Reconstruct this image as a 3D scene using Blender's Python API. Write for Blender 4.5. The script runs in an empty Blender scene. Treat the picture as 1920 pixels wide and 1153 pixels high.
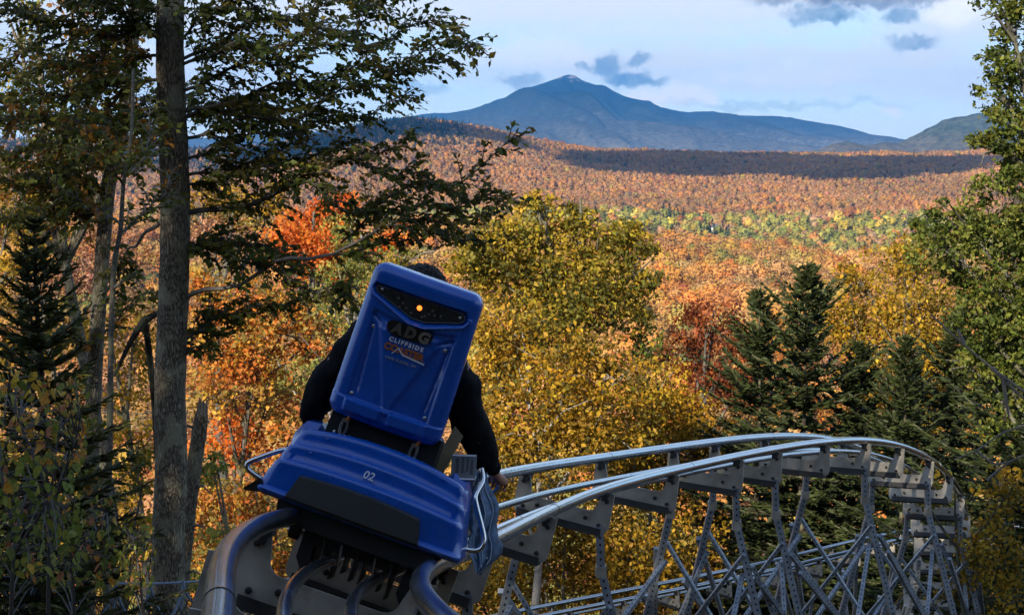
import bpy, math, random
import numpy as np
from mathutils import Vector, Matrix, noise as mnoise

# ------------------------------------------------------------------ camera, sky, sun, exposure
scene = bpy.context.scene
FPX = 2860.0                                   # focal length in pixels of the 1920 wide photograph
PITCH = math.atan((576.5 - 290.0) / FPX)       # camera looks slightly down
cam_d = bpy.data.cameras.new('camera')
cam_d.sensor_fit = 'HORIZONTAL'; cam_d.sensor_width = 36.0
cam_d.lens = FPX / 1920.0 * 36.0
cam_d.clip_start = 0.1; cam_d.clip_end = 60000.0
cam = bpy.data.objects.new('camera', cam_d)
scene.collection.objects.link(cam)
cam.location = (0, 0, 0)
cam.rotation_euler = (math.pi / 2 - PITCH, 0, 0)
scene.camera = cam

SUN_AZ = math.radians(212.0)                   # clockwise from +Y: behind the camera, to its left
SUN_EL = math.radians(27.0)
TO_SUN = Vector((math.sin(SUN_AZ) * math.cos(SUN_EL), math.cos(SUN_AZ) * math.cos(SUN_EL), math.sin(SUN_EL)))

world = bpy.data.worlds.new('World'); scene.world = world; world.use_nodes = True
sun_d = bpy.data.lights.new('sun', 'SUN'); sun_d.energy = 5.0; sun_d.angle = math.radians(0.5); sun_d.color = (1.0, 0.88, 0.70)
sun = bpy.data.objects.new('sun', sun_d); scene.collection.objects.link(sun)
sun.rotation_euler = TO_SUN.to_track_quat('Z', 'Y').to_euler()
sun.location = (-40, -60, 60)
scene.view_settings.view_transform = 'Standard'; scene.view_settings.look = 'None'
scene.view_settings.gamma = 1.0; scene.view_settings.exposure = 0.76
scene.view_settings.use_curve_mapping = False
scene.cycles.max_bounces = 6; scene.cycles.diffuse_bounces = 3; scene.cycles.glossy_bounces = 3
scene.cycles.transmission_bounces = 4; scene.cycles.volume_bounces = 1; scene.cycles.transparent_max_bounces = 6
scene.cycles.caustics_reflective = False; scene.cycles.caustics_refractive = False
scene.cycles.use_denoising = True
scene.cycles.sample_clamp_indirect = 4.0

def cam_dir(u, v):
    c, s = math.cos(PITCH), math.sin(PITCH)
    a, b = (u - 960) / FPX, (576.5 - v) / FPX
    return Vector((a, c + b * s, -s + b * c))
def at(u, v, d):
    """world point seen at pixel (u, v) of the photograph, d metres ahead"""
    r = cam_dir(u, v); k = d / r.y
    return Vector((r.x * k, d, r.z * k))

def build_sky():
    nt = world.node_tree; N = nt.nodes; L = nt.links; N.clear()
    def nd(t, **k):
        n = N.new(t)
        for a, b in k.items(): setattr(n, a, b)
        return n
    def mth(op, a, b=None, c=None, clamp=False):
        n = nd('ShaderNodeMath', operation=op, use_clamp=clamp)
        for i, x in enumerate((a, b, c)):
            if x is None: continue
            if isinstance(x, (int, float)): n.inputs[i].default_value = x
            else: L.new(x, n.inputs[i])
        return n.outputs[0]
    def mix(fac, a, b):
        n = nd('ShaderNodeMix', data_type='RGBA'); n.clamp_factor = True
        if isinstance(fac, (int, float)): n.inputs[0].default_value = fac
        else: L.new(fac, n.inputs[0])
        for i, x in ((6, a), (7, b)):
            if isinstance(x, tuple): n.inputs[i].default_value = (*x, 1)
            else: L.new(x, n.inputs[i])
        return n.outputs[2]
    def sstep(x, lo, hi):
        n = nd('ShaderNodeMapRange', interpolation_type='SMOOTHSTEP')
        L.new(x, n.inputs[0]); n.inputs[1].default_value = lo; n.inputs[2].default_value = hi
        return n.outputs[0]
    sky = nd('ShaderNodeTexSky', sky_type='NISHITA')
    sky.sun_disc = False; sky.sun_elevation = SUN_EL; sky.sun_rotation = SUN_AZ
    sky.altitude = 700; sky.air_density = 1.0; sky.dust_density = 0.6; sky.ozone_density = 1.2
    tc = nd('ShaderNodeTexCoord')
    D = tc.outputs['Generated']
    sep = nd('ShaderNodeSeparateXYZ'); L.new(D, sep.inputs[0])
    # streaky thin cloud sheet all over the sky
    mp = nd('ShaderNodeMapping'); mp.inputs['Scale'].default_value = (2.2, 2.2, 17.0); L.new(D, mp.inputs[0])
    n1 = nd('ShaderNodeTexNoise'); n1.inputs['Scale'].default_value = 1.0; n1.inputs['Detail'].default_value = 7
    n1.inputs['Roughness'].default_value = 0.52; n1.inputs['Distortion'].default_value = 0.35
    L.new(mp.outputs[0], n1.inputs['Vector'])
    sheet = sstep(n1.outputs[0], 0.40, 0.58)
    low = sstep(sep.outputs[2], 0.60, 0.08)          # the thin sheet is seen edge-on, so denser, low in the sky
    sheet = mth('MULTIPLY', sheet, mth('MULTIPLY_ADD', low, 0.62, 0.22))
    base = mix(mth('MULTIPLY', low, 0.6), sky.outputs[0], SKY_PALE)
    col = mix(sheet, base, SKY_SHEET)
    # pale clear strip close to the horizon
    hz = sstep(sep.outputs[2], 0.055, 0.006)
    col = mix(mth('MULTIPLY', hz, 0.75), col, SKY_HORIZON)
    # small separate cumulus scraps, each at its own place in the sky
    nz = nd('ShaderNodeTexNoise'); nz.inputs['Scale'].default_value = 60.0; nz.inputs['Detail'].default_value = 7
    nz.inputs['Roughness'].default_value = 0.62
    L.new(D, nz.inputs['Vector'])
    nzv = nd('ShaderNodeVectorMath', operation='SUBTRACT'); L.new(nz.outputs['Color'], nzv.inputs[0]); nzv.inputs[1].default_value = (0.5, 0.5, 0.5)
    nzs = nd('ShaderNodeVectorMath', operation='SCALE'); L.new(nzv.outputs[0], nzs.inputs[0]); nzs.inputs[3].default_value = 0.026
    Dw = nd('ShaderNodeVectorMath', operation='ADD'); L.new(D, Dw.inputs[0]); L.new(nzs.outputs[0], Dw.inputs[1])
    puffs = [  # u, v, half width px, half height px, strength, colour
        (975, 152, 52, 15, .62, 'b'), (1140, 122, 30, 22, .8, 'b'), (1197, 112, 26, 12, .75, 'b'), (1097, 121, 16, 9, .6, 'b'),
        (1180, 150, 50, 20, .95, 'b'), (1228, 152, 30, 10, .6, 'b'), (1590, 0, 180, 15, .85, 'd'), (1545, 30, 70, 16, .9, 'b'), (1690, 28, 40, 18, .8, 'b'),
        (1712, 80, 50, 14, .7, 'b'), (795, 168, 55, 12, .45, 'b'), (1302, 178, 52, 22, 1.0, 'w'), (1240, 184, 76, 20, .9, 'w'), (1480, 140, 160, 20, .5, 'w'), (1000, 100, 140, 24, .4, 'w'),
        (1662, 206, 26, 15, .9, 'w'), (1795, 20, 50, 36, .75, 'w'), (1420, 128, 430, 46, .62, 'c'), (960, 120, 230, 36, .5, 'c'), (1640, 160, 260, 30, .4, 'c'), (1250, 60, 300, 14, .4, 'c'), (1480, 196, 230, 9, .28, 'b'), (240, 120, 120, 30, .5, 'w'), (560, 60, 150, 25, .4, 'b')]
    for (u, v, su, sv, k, cc) in sorted(puffs, key=lambda p: 'cwbd'.index(p[5])):
        c = cam_dir(u, v).normalized()
        s = nd('ShaderNodeVectorMath', operation='SUBTRACT'); L.new(Dw.outputs[0], s.inputs[0]); s.inputs[1].default_value = c
        m = nd('ShaderNodeVectorMath', operation='MULTIPLY'); L.new(s.outputs[0], m.inputs[0])
        m.inputs[1].default_value = (FPX / su, FPX / su * .6, FPX / sv)
        ln = nd('ShaderNodeVectorMath', operation='LENGTH'); L.new(m.outputs[0], ln.inputs[0])
        f = sstep(ln.outputs['Value'], 1.25, 0.5)
        f = mth('MULTIPLY', mth('MULTIPLY', f, k), mth('MULTIPLY_ADD', nz.outputs[0], 1.5, .22), clamp=True)
        col = mix(f, col, {'c': PUFF_CREAM, 'b': PUFF_BLUE, 'w': PUFF_WHITE, 'd': PUFF_DARK}[cc])
    bg = nd('ShaderNodeBackground'); bg.inputs['Strength'].default_value = 0.12
    L.new(col, bg.inputs[0])
    out = nd('ShaderNodeOutputWorld'); L.new(bg.outputs[0], out.inputs[0])
SKY_PALE = (3.1, 5.0, 6.4); SKY_SHEET = (5.2, 5.25, 5.5); SKY_HORIZON = (5.7, 6.2, 6.4)
PUFF_CREAM = (5.55, 5.5, 5.5); PUFF_BLUE = (1.15, 1.9, 2.75); PUFF_WHITE = (6.6, 6.45, 6.45); PUFF_DARK = (.95, 1.2, 1.75)
build_sky()

# ------------------------------------------------------------------ helpers
COL = scene.collection
def rng(seed): return np.random.default_rng(seed)

def tag(o, label=None, cat=None, group=None, kind=None):
    if label: o['label'] = label
    if cat: o['category'] = cat
    if group: o['group'] = group
    if kind: o['kind'] = kind
    return o
def empty(name, loc=(0, 0, 0), matrix=None):
    o = bpy.data.objects.new(name, None); COL.objects.link(o)
    o.empty_display_size = 0.2
    if matrix is not None: o.matrix_world = matrix
    else: o.location = loc
    return o

class MB:
    """collects polygons; build() links them as one mesh object"""
    def __init__(s): s.v = []; s.f = []; s.uv = []
    def add(s, vs, fs, uvs=None):
        n = len(s.v); s.v += [tuple(p) for p in vs]; s.f += [tuple(i + n for i in f) for f in fs]
    def box(s, lo, hi):
        x0, y0, z0 = lo; x1, y1, z1 = hi
        s.add([(x0, y0, z0), (x1, y0, z0), (x1, y1, z0), (x0, y1, z0), (x0, y0, z1), (x1, y0, z1), (x1, y1, z1), (x0, y1, z1)],
              [(0, 3, 2, 1), (4, 5, 6, 7), (0, 1, 5, 4), (1, 2, 6, 5), (2, 3, 7, 6), (3, 0, 4, 7)])
    def tube(s, pts, rad, seg=10, cap=True, wob=0.0, sq=False, seed=0, ref=None):
        pts = [Vector(p) for p in pts]; n = len(pts)
        if not hasattr(rad, '__len__'): rad = [rad] * n
        T = []
        for i in range(n):
            a = pts[max(i - 1, 0)]; b = pts[min(i + 1, n - 1)]; t = (b - a)
            T.append(t.normalized() if t.length > 1e-9 else Vector((0, 0, 1)))
        up = Vector(ref) if ref is not None else (Vector((0, 0, 1)) if abs(T[0].z) < .9 else Vector((1, 0, 0)))
        N = (up - T[0] * up.dot(T[0])).normalized()
        R = random.Random(seed); vs = []; fs = []
        for i in range(n):
            N = (N - T[i] * N.dot(T[i])).normalized(); B = T[i].cross(N)
            for k in range(seg):
                a = 2 * math.pi * k / seg + (math.pi / 4 if sq else 0)
                r = rad[i] * (1.41421 if sq else 1.0)
                if wob: r *= 1 + wob * (mnoise.noise(Vector((math.cos(a) * 3.1 + seed, math.sin(a) * 3.1, pts[i].z * 5.0))) + .8 * mnoise.noise(Vector((math.cos(a) * 7 + seed, math.sin(a) * 7, pts[i].z * 13.0))))
                vs.append(pts[i] + (N * math.cos(a) + B * math.sin(a)) * r)
        for i in range(n - 1):
            for k in range(seg):
                a = i * seg + k; b = i * seg + (k + 1) % seg
                fs.append((a, b, b + seg, a + seg))
        if cap:
            fs.append(tuple(range(seg))[::-1]); fs.append(tuple(range((n - 1) * seg, n * seg)))
        s.add(vs, fs)
    def prism(s, poly, y0, y1, holes=None):
        """polygon in x,z extruded along y (poly listed counter-clockwise seen from -y)"""
        n = len(poly)
        vs = [(x, y0, z) for x, z in poly] + [(x, y1, z) for x, z in poly]
        s.add(vs, [tuple(range(n)), tuple(range(2 * n - 1, n - 1, -1))] + [(i, i + n, (i + 1) % n + n, (i + 1) % n) for i in range(n)])
    def lathe(s, prof, c, ax, seg=12):
        """profile (r, h) turned about axis ax through c"""
        c = Vector(c); ax = Vector(ax).normalized(); t = Vector((1, 0, 0)) if abs(ax.x) < .9 else Vector((0, 0, 1))
        e1 = (t - ax * t.dot(ax)).normalized(); e2 = ax.cross(e1); vs = []; fs = []
        for r, h in prof:
            for k in range(seg):
                a = 2 * math.pi * k / seg; vs.append(c + ax * h + (e1 * math.cos(a) + e2 * math.sin(a)) * r)
        for i in range(len(prof) - 1):
            for k in range(seg):
                a = i * seg + k; b = i * seg + (k + 1) % seg; fs.append((a, b, b + seg, a + seg))
        fs.append(tuple(range(seg))[::-1]); fs.append(tuple(range((len(prof) - 1) * seg, len(prof) * seg)))
        s.add(vs, fs)
    def mesh(s, name, mat, smooth=True):
        me = bpy.data.meshes.new(name); me.from_pydata(s.v, [], s.f); me.update()
        if mat: me.materials.append(mat)
        if smooth:
            me.polygons.foreach_set('use_smooth', [True] * len(me.polygons))
            me.set_sharp_from_angle(angle=math.radians(38))
        return me
    def build(s, name, mat, parent=None, smooth=True, recalc=False):
        me = s.mesh(name, mat, smooth)
        if recalc:
            import bmesh
            bm = bmesh.new(); bm.from_mesh(me); bmesh.ops.recalc_face_normals(bm, faces=bm.faces); bm.to_mesh(me); bm.free()
        o = bpy.data.objects.new(name, me); COL.objects.link(o)
        if parent is not None: o.parent = parent
        return o

def quick_mesh(name, co, tris, mat, tint=None, smooth=False, quads=False):
    k = 4 if quads else 3
    me = bpy.data.meshes.new(name)
    me.vertices.add(len(co)); me.vertices.foreach_set('co', np.ascontiguousarray(co, dtype=np.float32).ravel())
    m = len(tris); me.loops.add(m * k); me.loops.foreach_set('vertex_index', np.ascontiguousarray(tris, dtype=np.int32).ravel())
    me.polygons.add(m); me.polygons.foreach_set('loop_start', np.arange(0, m * k, k, dtype=np.int32))
    me.update(calc_edges=True)
    if tint is not None:
        a = me.color_attributes.new('tint', 'FLOAT_COLOR', 'POINT')
        a.data.foreach_set('color', np.ascontiguousarray(np.column_stack([tint, np.ones(len(tint))]), dtype=np.float32).ravel())
    if smooth: me.polygons.foreach_set('use_smooth', np.ones(m, dtype=bool))
    if mat: me.materials.append(mat)
    return me
def link(name, me, parent=None):
    o = bpy.data.objects.new(name, me); COL.objects.link(o)
    if parent is not None: o.parent = parent
    return o

# ------------------------------------------------------------------ materials
def mat_new(name):
    m = bpy.data.materials.new(name); m.use_nodes = True
    nt = m.node_tree; nt.nodes.clear()
    return m, nt.nodes, nt.links
def principled(name, col, rough=.5, metal=0.0, bump=0.0, bscale=40.0, var=0.0, vscale=8.0, coat=0.0, spec=.5, emit=None, estr=0.0, stretch=None, obj=True):
    m, N, L = mat_new(name)
    b = N.new('ShaderNodeBsdfPrincipled'); o = N.new('ShaderNodeOutputMaterial'); L.new(b.outputs[0], o.inputs[0])
    b.inputs['Base Color'].default_value = (*col, 1); b.inputs['Roughness'].default_value = rough; b.inputs['Metallic'].default_value = metal
    b.inputs['Coat Weight'].default_value = coat; b.inputs['Specular IOR Level'].default_value = spec
    if emit: b.inputs['Emission Color'].default_value = (*emit, 1); b.inputs['Emission Strength'].default_value = estr
    tc = N.new('ShaderNodeTexCoord'); vec = tc.outputs['Object']
    if stretch:
        mp = N.new('ShaderNodeMapping'); mp.inputs['Scale'].default_value = stretch; L.new(vec, mp.inputs[0]); vec = mp.outputs[0]
    if var:
        n = N.new('ShaderNodeTexNoise'); n.inputs['Scale'].default_value = vscale; n.inputs['Detail'].default_value = 6; L.new(vec, n.inputs['Vector'])
        r = N.new('ShaderNodeMapRange'); L.new(n.outputs[0], r.inputs[0]); r.inputs[1].default_value = .3; r.inputs[2].default_value = .7
        r.inputs[3].default_value = 1 - var; r.inputs[4].default_value = 1 + var
        mx = N.new('ShaderNodeVectorMath'); mx.operation = 'SCALE'; mx.inputs[0].default_value = col; L.new(r.outputs[0], mx.inputs[3]); L.new(mx.outputs[0], b.inputs['Base Color'])
        rr = N.new('ShaderNodeMapRange'); L.new(n.outputs[0], rr.inputs[0]); rr.inputs[1].default_value = .25; rr.inputs[2].default_value = .75
        rr.inputs[3].default_value = max(rough - .5 * var, .03); rr.inputs[4].default_value = min(rough + .5 * var, 1); L.new(rr.outputs[0], b.inputs['Roughness'])
    if bump:
        n = N.new('ShaderNodeTexNoise'); n.inputs['Scale'].default_value = bscale; n.inputs['Detail'].default_value = 5; L.new(vec, n.inputs['Vector'])
        bp = N.new('ShaderNodeBump'); bp.inputs['Strength'].default_value = bump; bp.inputs['Distance'].default_value = .01; L.new(n.outputs[0], bp.inputs['Height']); L.new(bp.outputs[0], b.inputs['Normal'])
    return m
def leaf_mat(name, inst=False, trans=.35):
    m, N, L = mat_new(name)
    a = N.new('ShaderNodeAttribute'); a.attribute_name = 'tint'; a.attribute_type = 'INSTANCER' if inst else 'GEOMETRY'
    d = N.new('ShaderNodeBsdfPrincipled'); t = N.new('ShaderNodeBsdfTranslucent'); mx = N.new('ShaderNodeMixShader'); o = N.new('ShaderNodeOutputMaterial')
    d.inputs['Roughness'].default_value = .55; d.inputs['Specular IOR Level'].default_value = .25
    mx.inputs[0].default_value = trans
    for s in (d, t): L.new(a.outputs['Color'], s.inputs[0])
    L.new(d.outputs[0], mx.inputs[1]); L.new(t.outputs[0], mx.inputs[2]); L.new(mx.outputs[0], o.inputs[0])
    return m
def tint_mat(name, inst=False):
    m, N, L = mat_new(name)
    a = N.new('ShaderNodeAttribute'); a.attribute_name = 'tint'; a.attribute_type = 'INSTANCER' if inst else 'GEOMETRY'
    d = N.new('ShaderNodeBsdfDiffuse'); o = N.new('ShaderNodeOutputMaterial')
    L.new(a.outputs['Color'], d.inputs[0]); L.new(d.outputs[0], o.inputs[0])
    return m
def bark_mat(name, dark, light, lichen=(.22, .22, .13), zs=1.0, amount=.55, bstr=.9):
    m, N, L = mat_new(name)
    tc = N.new('ShaderNodeTexCoord'); mp = N.new('ShaderNodeMapping'); mp.inputs['Scale'].default_value = (1, 1, .28 * zs); L.new(tc.outputs['Object'], mp.inputs[0])
    vo = N.new('ShaderNodeTexVoronoi'); vo.feature = 'DISTANCE_TO_EDGE'; vo.inputs['Scale'].default_value = 52
    n0 = N.new('ShaderNodeTexNoise'); n0.inputs['Scale'].default_value = 9; n0.inputs['Detail'].default_value = 8
    L.new(mp.outputs[0], n0.inputs['Vector'])
    add = N.new('ShaderNodeVectorMath'); add.operation = 'MULTIPLY_ADD'; L.new(n0.outputs['Color'], add.inputs[0]); add.inputs[1].default_value = (.16, .16, .16); L.new(mp.outputs[0], add.inputs[2])
    L.new(add.outputs[0], vo.inputs['Vector'])
    r = N.new('ShaderNodeValToRGB'); r.color_ramp.elements[0].position = .02; r.color_ramp.elements[0].color = (*dark, 1)
    r.color_ramp.elements[1].position = .34; r.color_ramp.elements[1].color = (*light, 1); L.new(vo.outputs['Distance'], r.inputs[0])
    n1 = N.new('ShaderNodeTexNoise'); n1.inputs['Scale'].default_value = 5.5; n1.inputs['Detail'].default_value = 7; L.new(tc.outputs['Object'], n1.inputs['Vector'])
    rp = N.new('ShaderNodeMapRange'); rp.inputs[1].default_value = .50; rp.inputs[2].default_value = .60; rp.inputs[4].default_value = amount; L.new(n1.outputs[0], rp.inputs[0])
    mx = N.new('ShaderNodeMix'); mx.data_type = 'RGBA'; L.new(rp.outputs[0], mx.inputs[0]); L.new(r.outputs[0], mx.inputs[6]); mx.inputs[7].default_value = (*lichen, 1)
    b = N.new('ShaderNodeBsdfPrincipled'); b.inputs['Roughness'].default_value = .85; b.inputs['Specular IOR Level'].default_value = .2
    L.new(mx.outputs[2], b.inputs['Base Color'])
    bp = N.new('ShaderNodeBump'); bp.inputs['Strength'].default_value = bstr; bp.inputs['Distance'].default_value = .02; L.new(vo.outputs['Distance'], bp.inputs['Height']); L.new(bp.outputs[0], b.inputs['Normal'])
    o = N.new('ShaderNodeOutputMaterial'); L.new(b.outputs[0], o.inputs[0])
    return m

M = {}
M['leaf'] = leaf_mat('leaf')
M['leaf_far'] = leaf_mat('leaf_far', inst=True, trans=.2)
M['needle'] = leaf_mat('needle', trans=.12)
M['bark'] = bark_mat('bark', (.062, .050, .036), (.34, .29, .215), lichen=(.43, .42, .28), amount=.45)
M['bark_smooth'] = bark_mat('bark_smooth', (.06, .055, .048), (.2, .19, .17), zs=2.5, bstr=.25)
M['bark_dark'] = bark_mat('bark_dark', (.016, .013, .010), (.08, .066, .052), bstr=.6)
M['bark_birch'] = bark_mat('bark_birch', (.2, .18, .16), (.6, .58, .54), lichen=(.1, .09, .08), zs=6.0, bstr=.2)
M['twig'] = principled('twig', (.09, .08, .07), .8)
M['twig_pale'] = principled('twig_pale', (.17, .155, .135), .8)
M['blue'] = principled('blue_plastic', (.005, .10, .50), .28, var=.10, vscale=9, bump=.05, bscale=260, coat=.6, spec=.55)
M['black'] = principled('black_rubber', (.012, .012, .011), .55, bump=.1, bscale=300, spec=.35)
M['black_steel'] = principled('black_steel', (.016, .016, .017), .45, metal=.3, var=.3)
M['pad'] = principled('dark_pad', (.030, .031, .028), .6, bump=.3, bscale=900, var=.15)
M['steel'] = principled('rail_steel', (.55, .60, .65), .19, metal=1.0, var=.06, vscale=5)
M['chrome'] = principled('polished_steel', (.75, .77, .79), .14, metal=1.0)
M['galv'] = principled('galvanised_plate', (.42, .385, .325), .5, metal=.15, var=.3, vscale=6, bump=.05, bscale=160)
M['galv_dark'] = principled('galvanised_channel', (.055, .055, .055), .5, metal=.5, var=.25, vscale=9)
M['bolt'] = principled('bolt_steel', (.62, .62, .60), .3, metal=1.0)
M['dark_bolt'] = principled('dark_bolt', (.05, .048, .045), .5, metal=.6)
M['orange_pin'] = principled('orange_paint', (.62, .17, .03), .45)
M['tan'] = principled('tan_strap', (.27, .2, .1), .7, bump=.2, bscale=400)
M['white_print'] = principled('white_print', (.8, .82, .84), .5)
M['orange_print'] = principled('orange_print', (.42, .13, .045), .5)
M['grey_print'] = principled('grey_print', (.30, .36, .46), .5)
M['badge'] = principled('black_badge', (.012, .012, .011), .35)
M['badge_letter'] = principled('badge_letter', (.16, .15, .12), .4, metal=.5)
M['lens'] = principled('smoked_lens', (.020, .024, .026), .10, var=.3, vscale=30, coat=.6)
M['lens_edge'] = principled('lens_edge', (.10, .13, .18), .25)
M['led'] = principled('lit_lamp', (.9, .3, .08), .4, emit=(1.0, .20, .02), estr=1.5)
M['led_off'] = principled('unlit_lamp', (.12, .11, .09), .2)
M['jacket'] = principled('black_jacket', (.008, .008, .010), .9, bump=.35, bscale=70, spec=.15)
M['hair'] = principled('dark_hair', (.010, .008, .007), .6, bump=.8, bscale=220)
M['skin'] = principled('skin', (.52, .27, .19), .55)
M['denim'] = principled('faded_denim', (.10, .165, .27), .85, var=.55, vscale=38, bump=.5, bscale=240)
M['label'] = principled('grey_label', (.13, .14, .15), .5, var=.2, vscale=40)
M['rope'] = principled('blue_rope', (.26, .33, .44), .7, bump=.4, bscale=300)
M['net'] = principled('black_net', (.02, .02, .022), .8)
M['house_wall'] = principled('white_house_wall', (.8, .8, .78), .7)
M['house_roof'] = principled('grey_roof', (.12, .12, .13), .7)
M['cloud'] = principled('cloud_white', (.88, .88, .9), 1.0, spec=0.0)

def add_scuffs(m, dust=(.22, .23, .25), amt=.35):
    """dust specks and fine rubbed scratches over a painted or moulded surface"""
    N = m.node_tree.nodes; L = m.node_tree.links; b = [n for n in N if n.type == 'BSDF_PRINCIPLED'][0]; src = b.inputs['Base Color'].links[0].from_socket
    tc = N.new('ShaderNodeTexCoord'); n1 = N.new('ShaderNodeTexNoise'); n1.inputs['Scale'].default_value = 4.5; n1.inputs['Detail'].default_value = 9; n1.inputs['Roughness'].default_value = .72; L.new(tc.outputs['Object'], n1.inputs['Vector'])
    r1 = N.new('ShaderNodeMapRange'); r1.inputs[1].default_value = .56; r1.inputs[2].default_value = .74; r1.inputs[4].default_value = amt; L.new(n1.outputs[0], r1.inputs[0])
    mp = N.new('ShaderNodeMapping'); mp.inputs['Scale'].default_value = (9, 9, 120); mp.inputs['Rotation'].default_value = (0, .5, .2); L.new(tc.outputs['Object'], mp.inputs[0])
    n2 = N.new('ShaderNodeTexNoise'); n2.inputs['Scale'].default_value = 1.0; n2.inputs['Detail'].default_value = 3; L.new(mp.outputs[0], n2.inputs['Vector'])
    r2 = N.new('ShaderNodeMapRange'); r2.inputs[1].default_value = .68; r2.inputs[2].default_value = .72; r2.inputs[4].default_value = amt * .8; L.new(n2.outputs[0], r2.inputs[0])
    mxx = N.new('ShaderNodeMath'); mxx.operation = 'MAXIMUM'; L.new(r1.outputs[0], mxx.inputs[0]); L.new(r2.outputs[0], mxx.inputs[1])
    mx = N.new('ShaderNodeMix'); mx.data_type = 'RGBA'; L.new(mxx.outputs[0], mx.inputs[0]); L.new(src, mx.inputs[6]); mx.inputs[7].default_value = (*dust, 1); L.new(mx.outputs[2], b.inputs['Base Color'])
add_scuffs(M['blue'], (.10, .17, .33), .30); add_scuffs(M['galv'], (.12, .085, .055), .6); add_scuffs(M['steel'], (.25, .26, .27), .4); add_scuffs(M['pad'], (.09, .085, .075), .4)
def strut_mat():
    """galvanised strut with a row of punched holes along it (small, from the mesh's own strip coordinates)"""
    m, N, L = mat_new('punched_strut')
    uv = N.new('ShaderNodeUVMap'); sp = N.new('ShaderNodeSeparateXYZ'); L.new(uv.outputs[0], sp.inputs[0])
    def mth(op, a, b=None):
        n = N.new('ShaderNodeMath'); n.operation = op
        for i, x in enumerate((a, b)):
            if x is None: continue
            if isinstance(x, (int, float)): n.inputs[i].default_value = x
            else: L.new(x, n.inputs[i])
        return n.outputs[0]
    fy = mth('SUBTRACT', mth('FRACT', mth('MULTIPLY', sp.outputs[1], 19.0)), .5)
    fx = mth('MULTIPLY', mth('SUBTRACT', sp.outputs[0], .5), 2.0)
    dd = mth('SQRT', mth('ADD', mth('MULTIPLY', fy, fy), mth('MULTIPLY', mth('MULTIPLY', fx, fx), .55)))
    hole = N.new('ShaderNodeMapRange'); L.new(dd, hole.inputs[0]); hole.inputs[1].default_value = .17; hole.inputs[2].default_value = .24
    tc = N.new('ShaderNodeTexCoord'); nz = N.new('ShaderNodeTexNoise'); nz.inputs['Scale'].default_value = 9; nz.inputs['Detail'].default_value = 5; L.new(tc.outputs['Object'], nz.inputs['Vector'])
    r = N.new('ShaderNodeValToRGB'); r.color_ramp.elements[0].position = .3; r.color_ramp.elements[0].color = (.22, .25, .29, 1); r.color_ramp.elements[1].position = .7; r.color_ramp.elements[1].color = (.40, .45, .51, 1)
    L.new(nz.outputs[0], r.inputs[0])
    mx = N.new('ShaderNodeMix'); mx.data_type = 'RGBA'; L.new(hole.outputs[0], mx.inputs[0]); mx.inputs[6].default_value = (.008, .008, .008, 1); L.new(r.outputs[0], mx.inputs[7])
    b = N.new('ShaderNodeBsdfPrincipled'); L.new(mx.outputs[2], b.inputs['Base Color']); b.inputs['Roughness'].default_value = .38
    mt = mth('MULTIPLY', hole.outputs[0], .35); L.new(mt, b.inputs['Metallic'])
    o = N.new('ShaderNodeOutputMaterial'); L.new(b.outputs[0], o.inputs[0])
    return m
M['strut'] = strut_mat()
# ------------------------------------------------------------------ terrain
PROF = np.array([(-400, 60), (-60, 14), (0, -1.9), (6, -4.2), (14, -7.2), (30, -13.0), (60, -25), (120, -47), (250, -82), (400, -104), (520, -104), (700, -90), (900, -86), (1120, -81),
                 (1260, -100), (1400, -117), (1600, -110), (2000, -90), (2600, -62), (3100, -33), (3500, -9), (3800, -18), (4600, -60), (7000, -110), (17000, -160)], float)
def fbm(x, y, s, seed=0.0, octv=4):
    z = np.zeros_like(x); a = 1.0
    for o in range(octv):
        k = (2.0 ** o) / s
        z += a * (np.sin(x * k * 1.3 + seed * 3.1 + 1.7 * np.sin(y * k * .9 + o + seed)) * np.cos(y * k * 1.1 + seed + 1.3 * np.sin(x * k * .7 - o)))
        a *= .5
    return z
def ground_h(x, y):
    x = np.asarray(x, float); y = np.asarray(y, float)
    z = np.interp(y, PROF[:, 0], PROF[:, 1])
    w = np.clip((y - 600) / 800, 0, 1)
    z = z + w * 7 * fbm(x, y, 260, 1.0) + np.clip((y - 30) / 200, 0, 1) * 2.0 * fbm(x, y, 60, 4.0) + .12 * fbm(x, y, 3.0, 2.0)
    t = x / np.maximum(y, 1.0)                                  # bearing
    w2 = np.clip((y - 2200) / 1000, 0, 1) * np.clip((6000 - y) / 1800, 0, 1)
    z = z + w2 * (78 * np.exp(-((t + .065) / .075) ** 2) + 8 * np.exp(-((t - .33) / .05) ** 2) + 26 * np.exp(-((t + .33) / .14) ** 2))
    w3 = np.clip((y - 750) / 250, 0, 1) * np.clip((1350 - y) / 200, 0, 1)
    z = z + w3 * (-14 * np.clip((t - .10) / .16, -1, 1) + 5)
    return z
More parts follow.
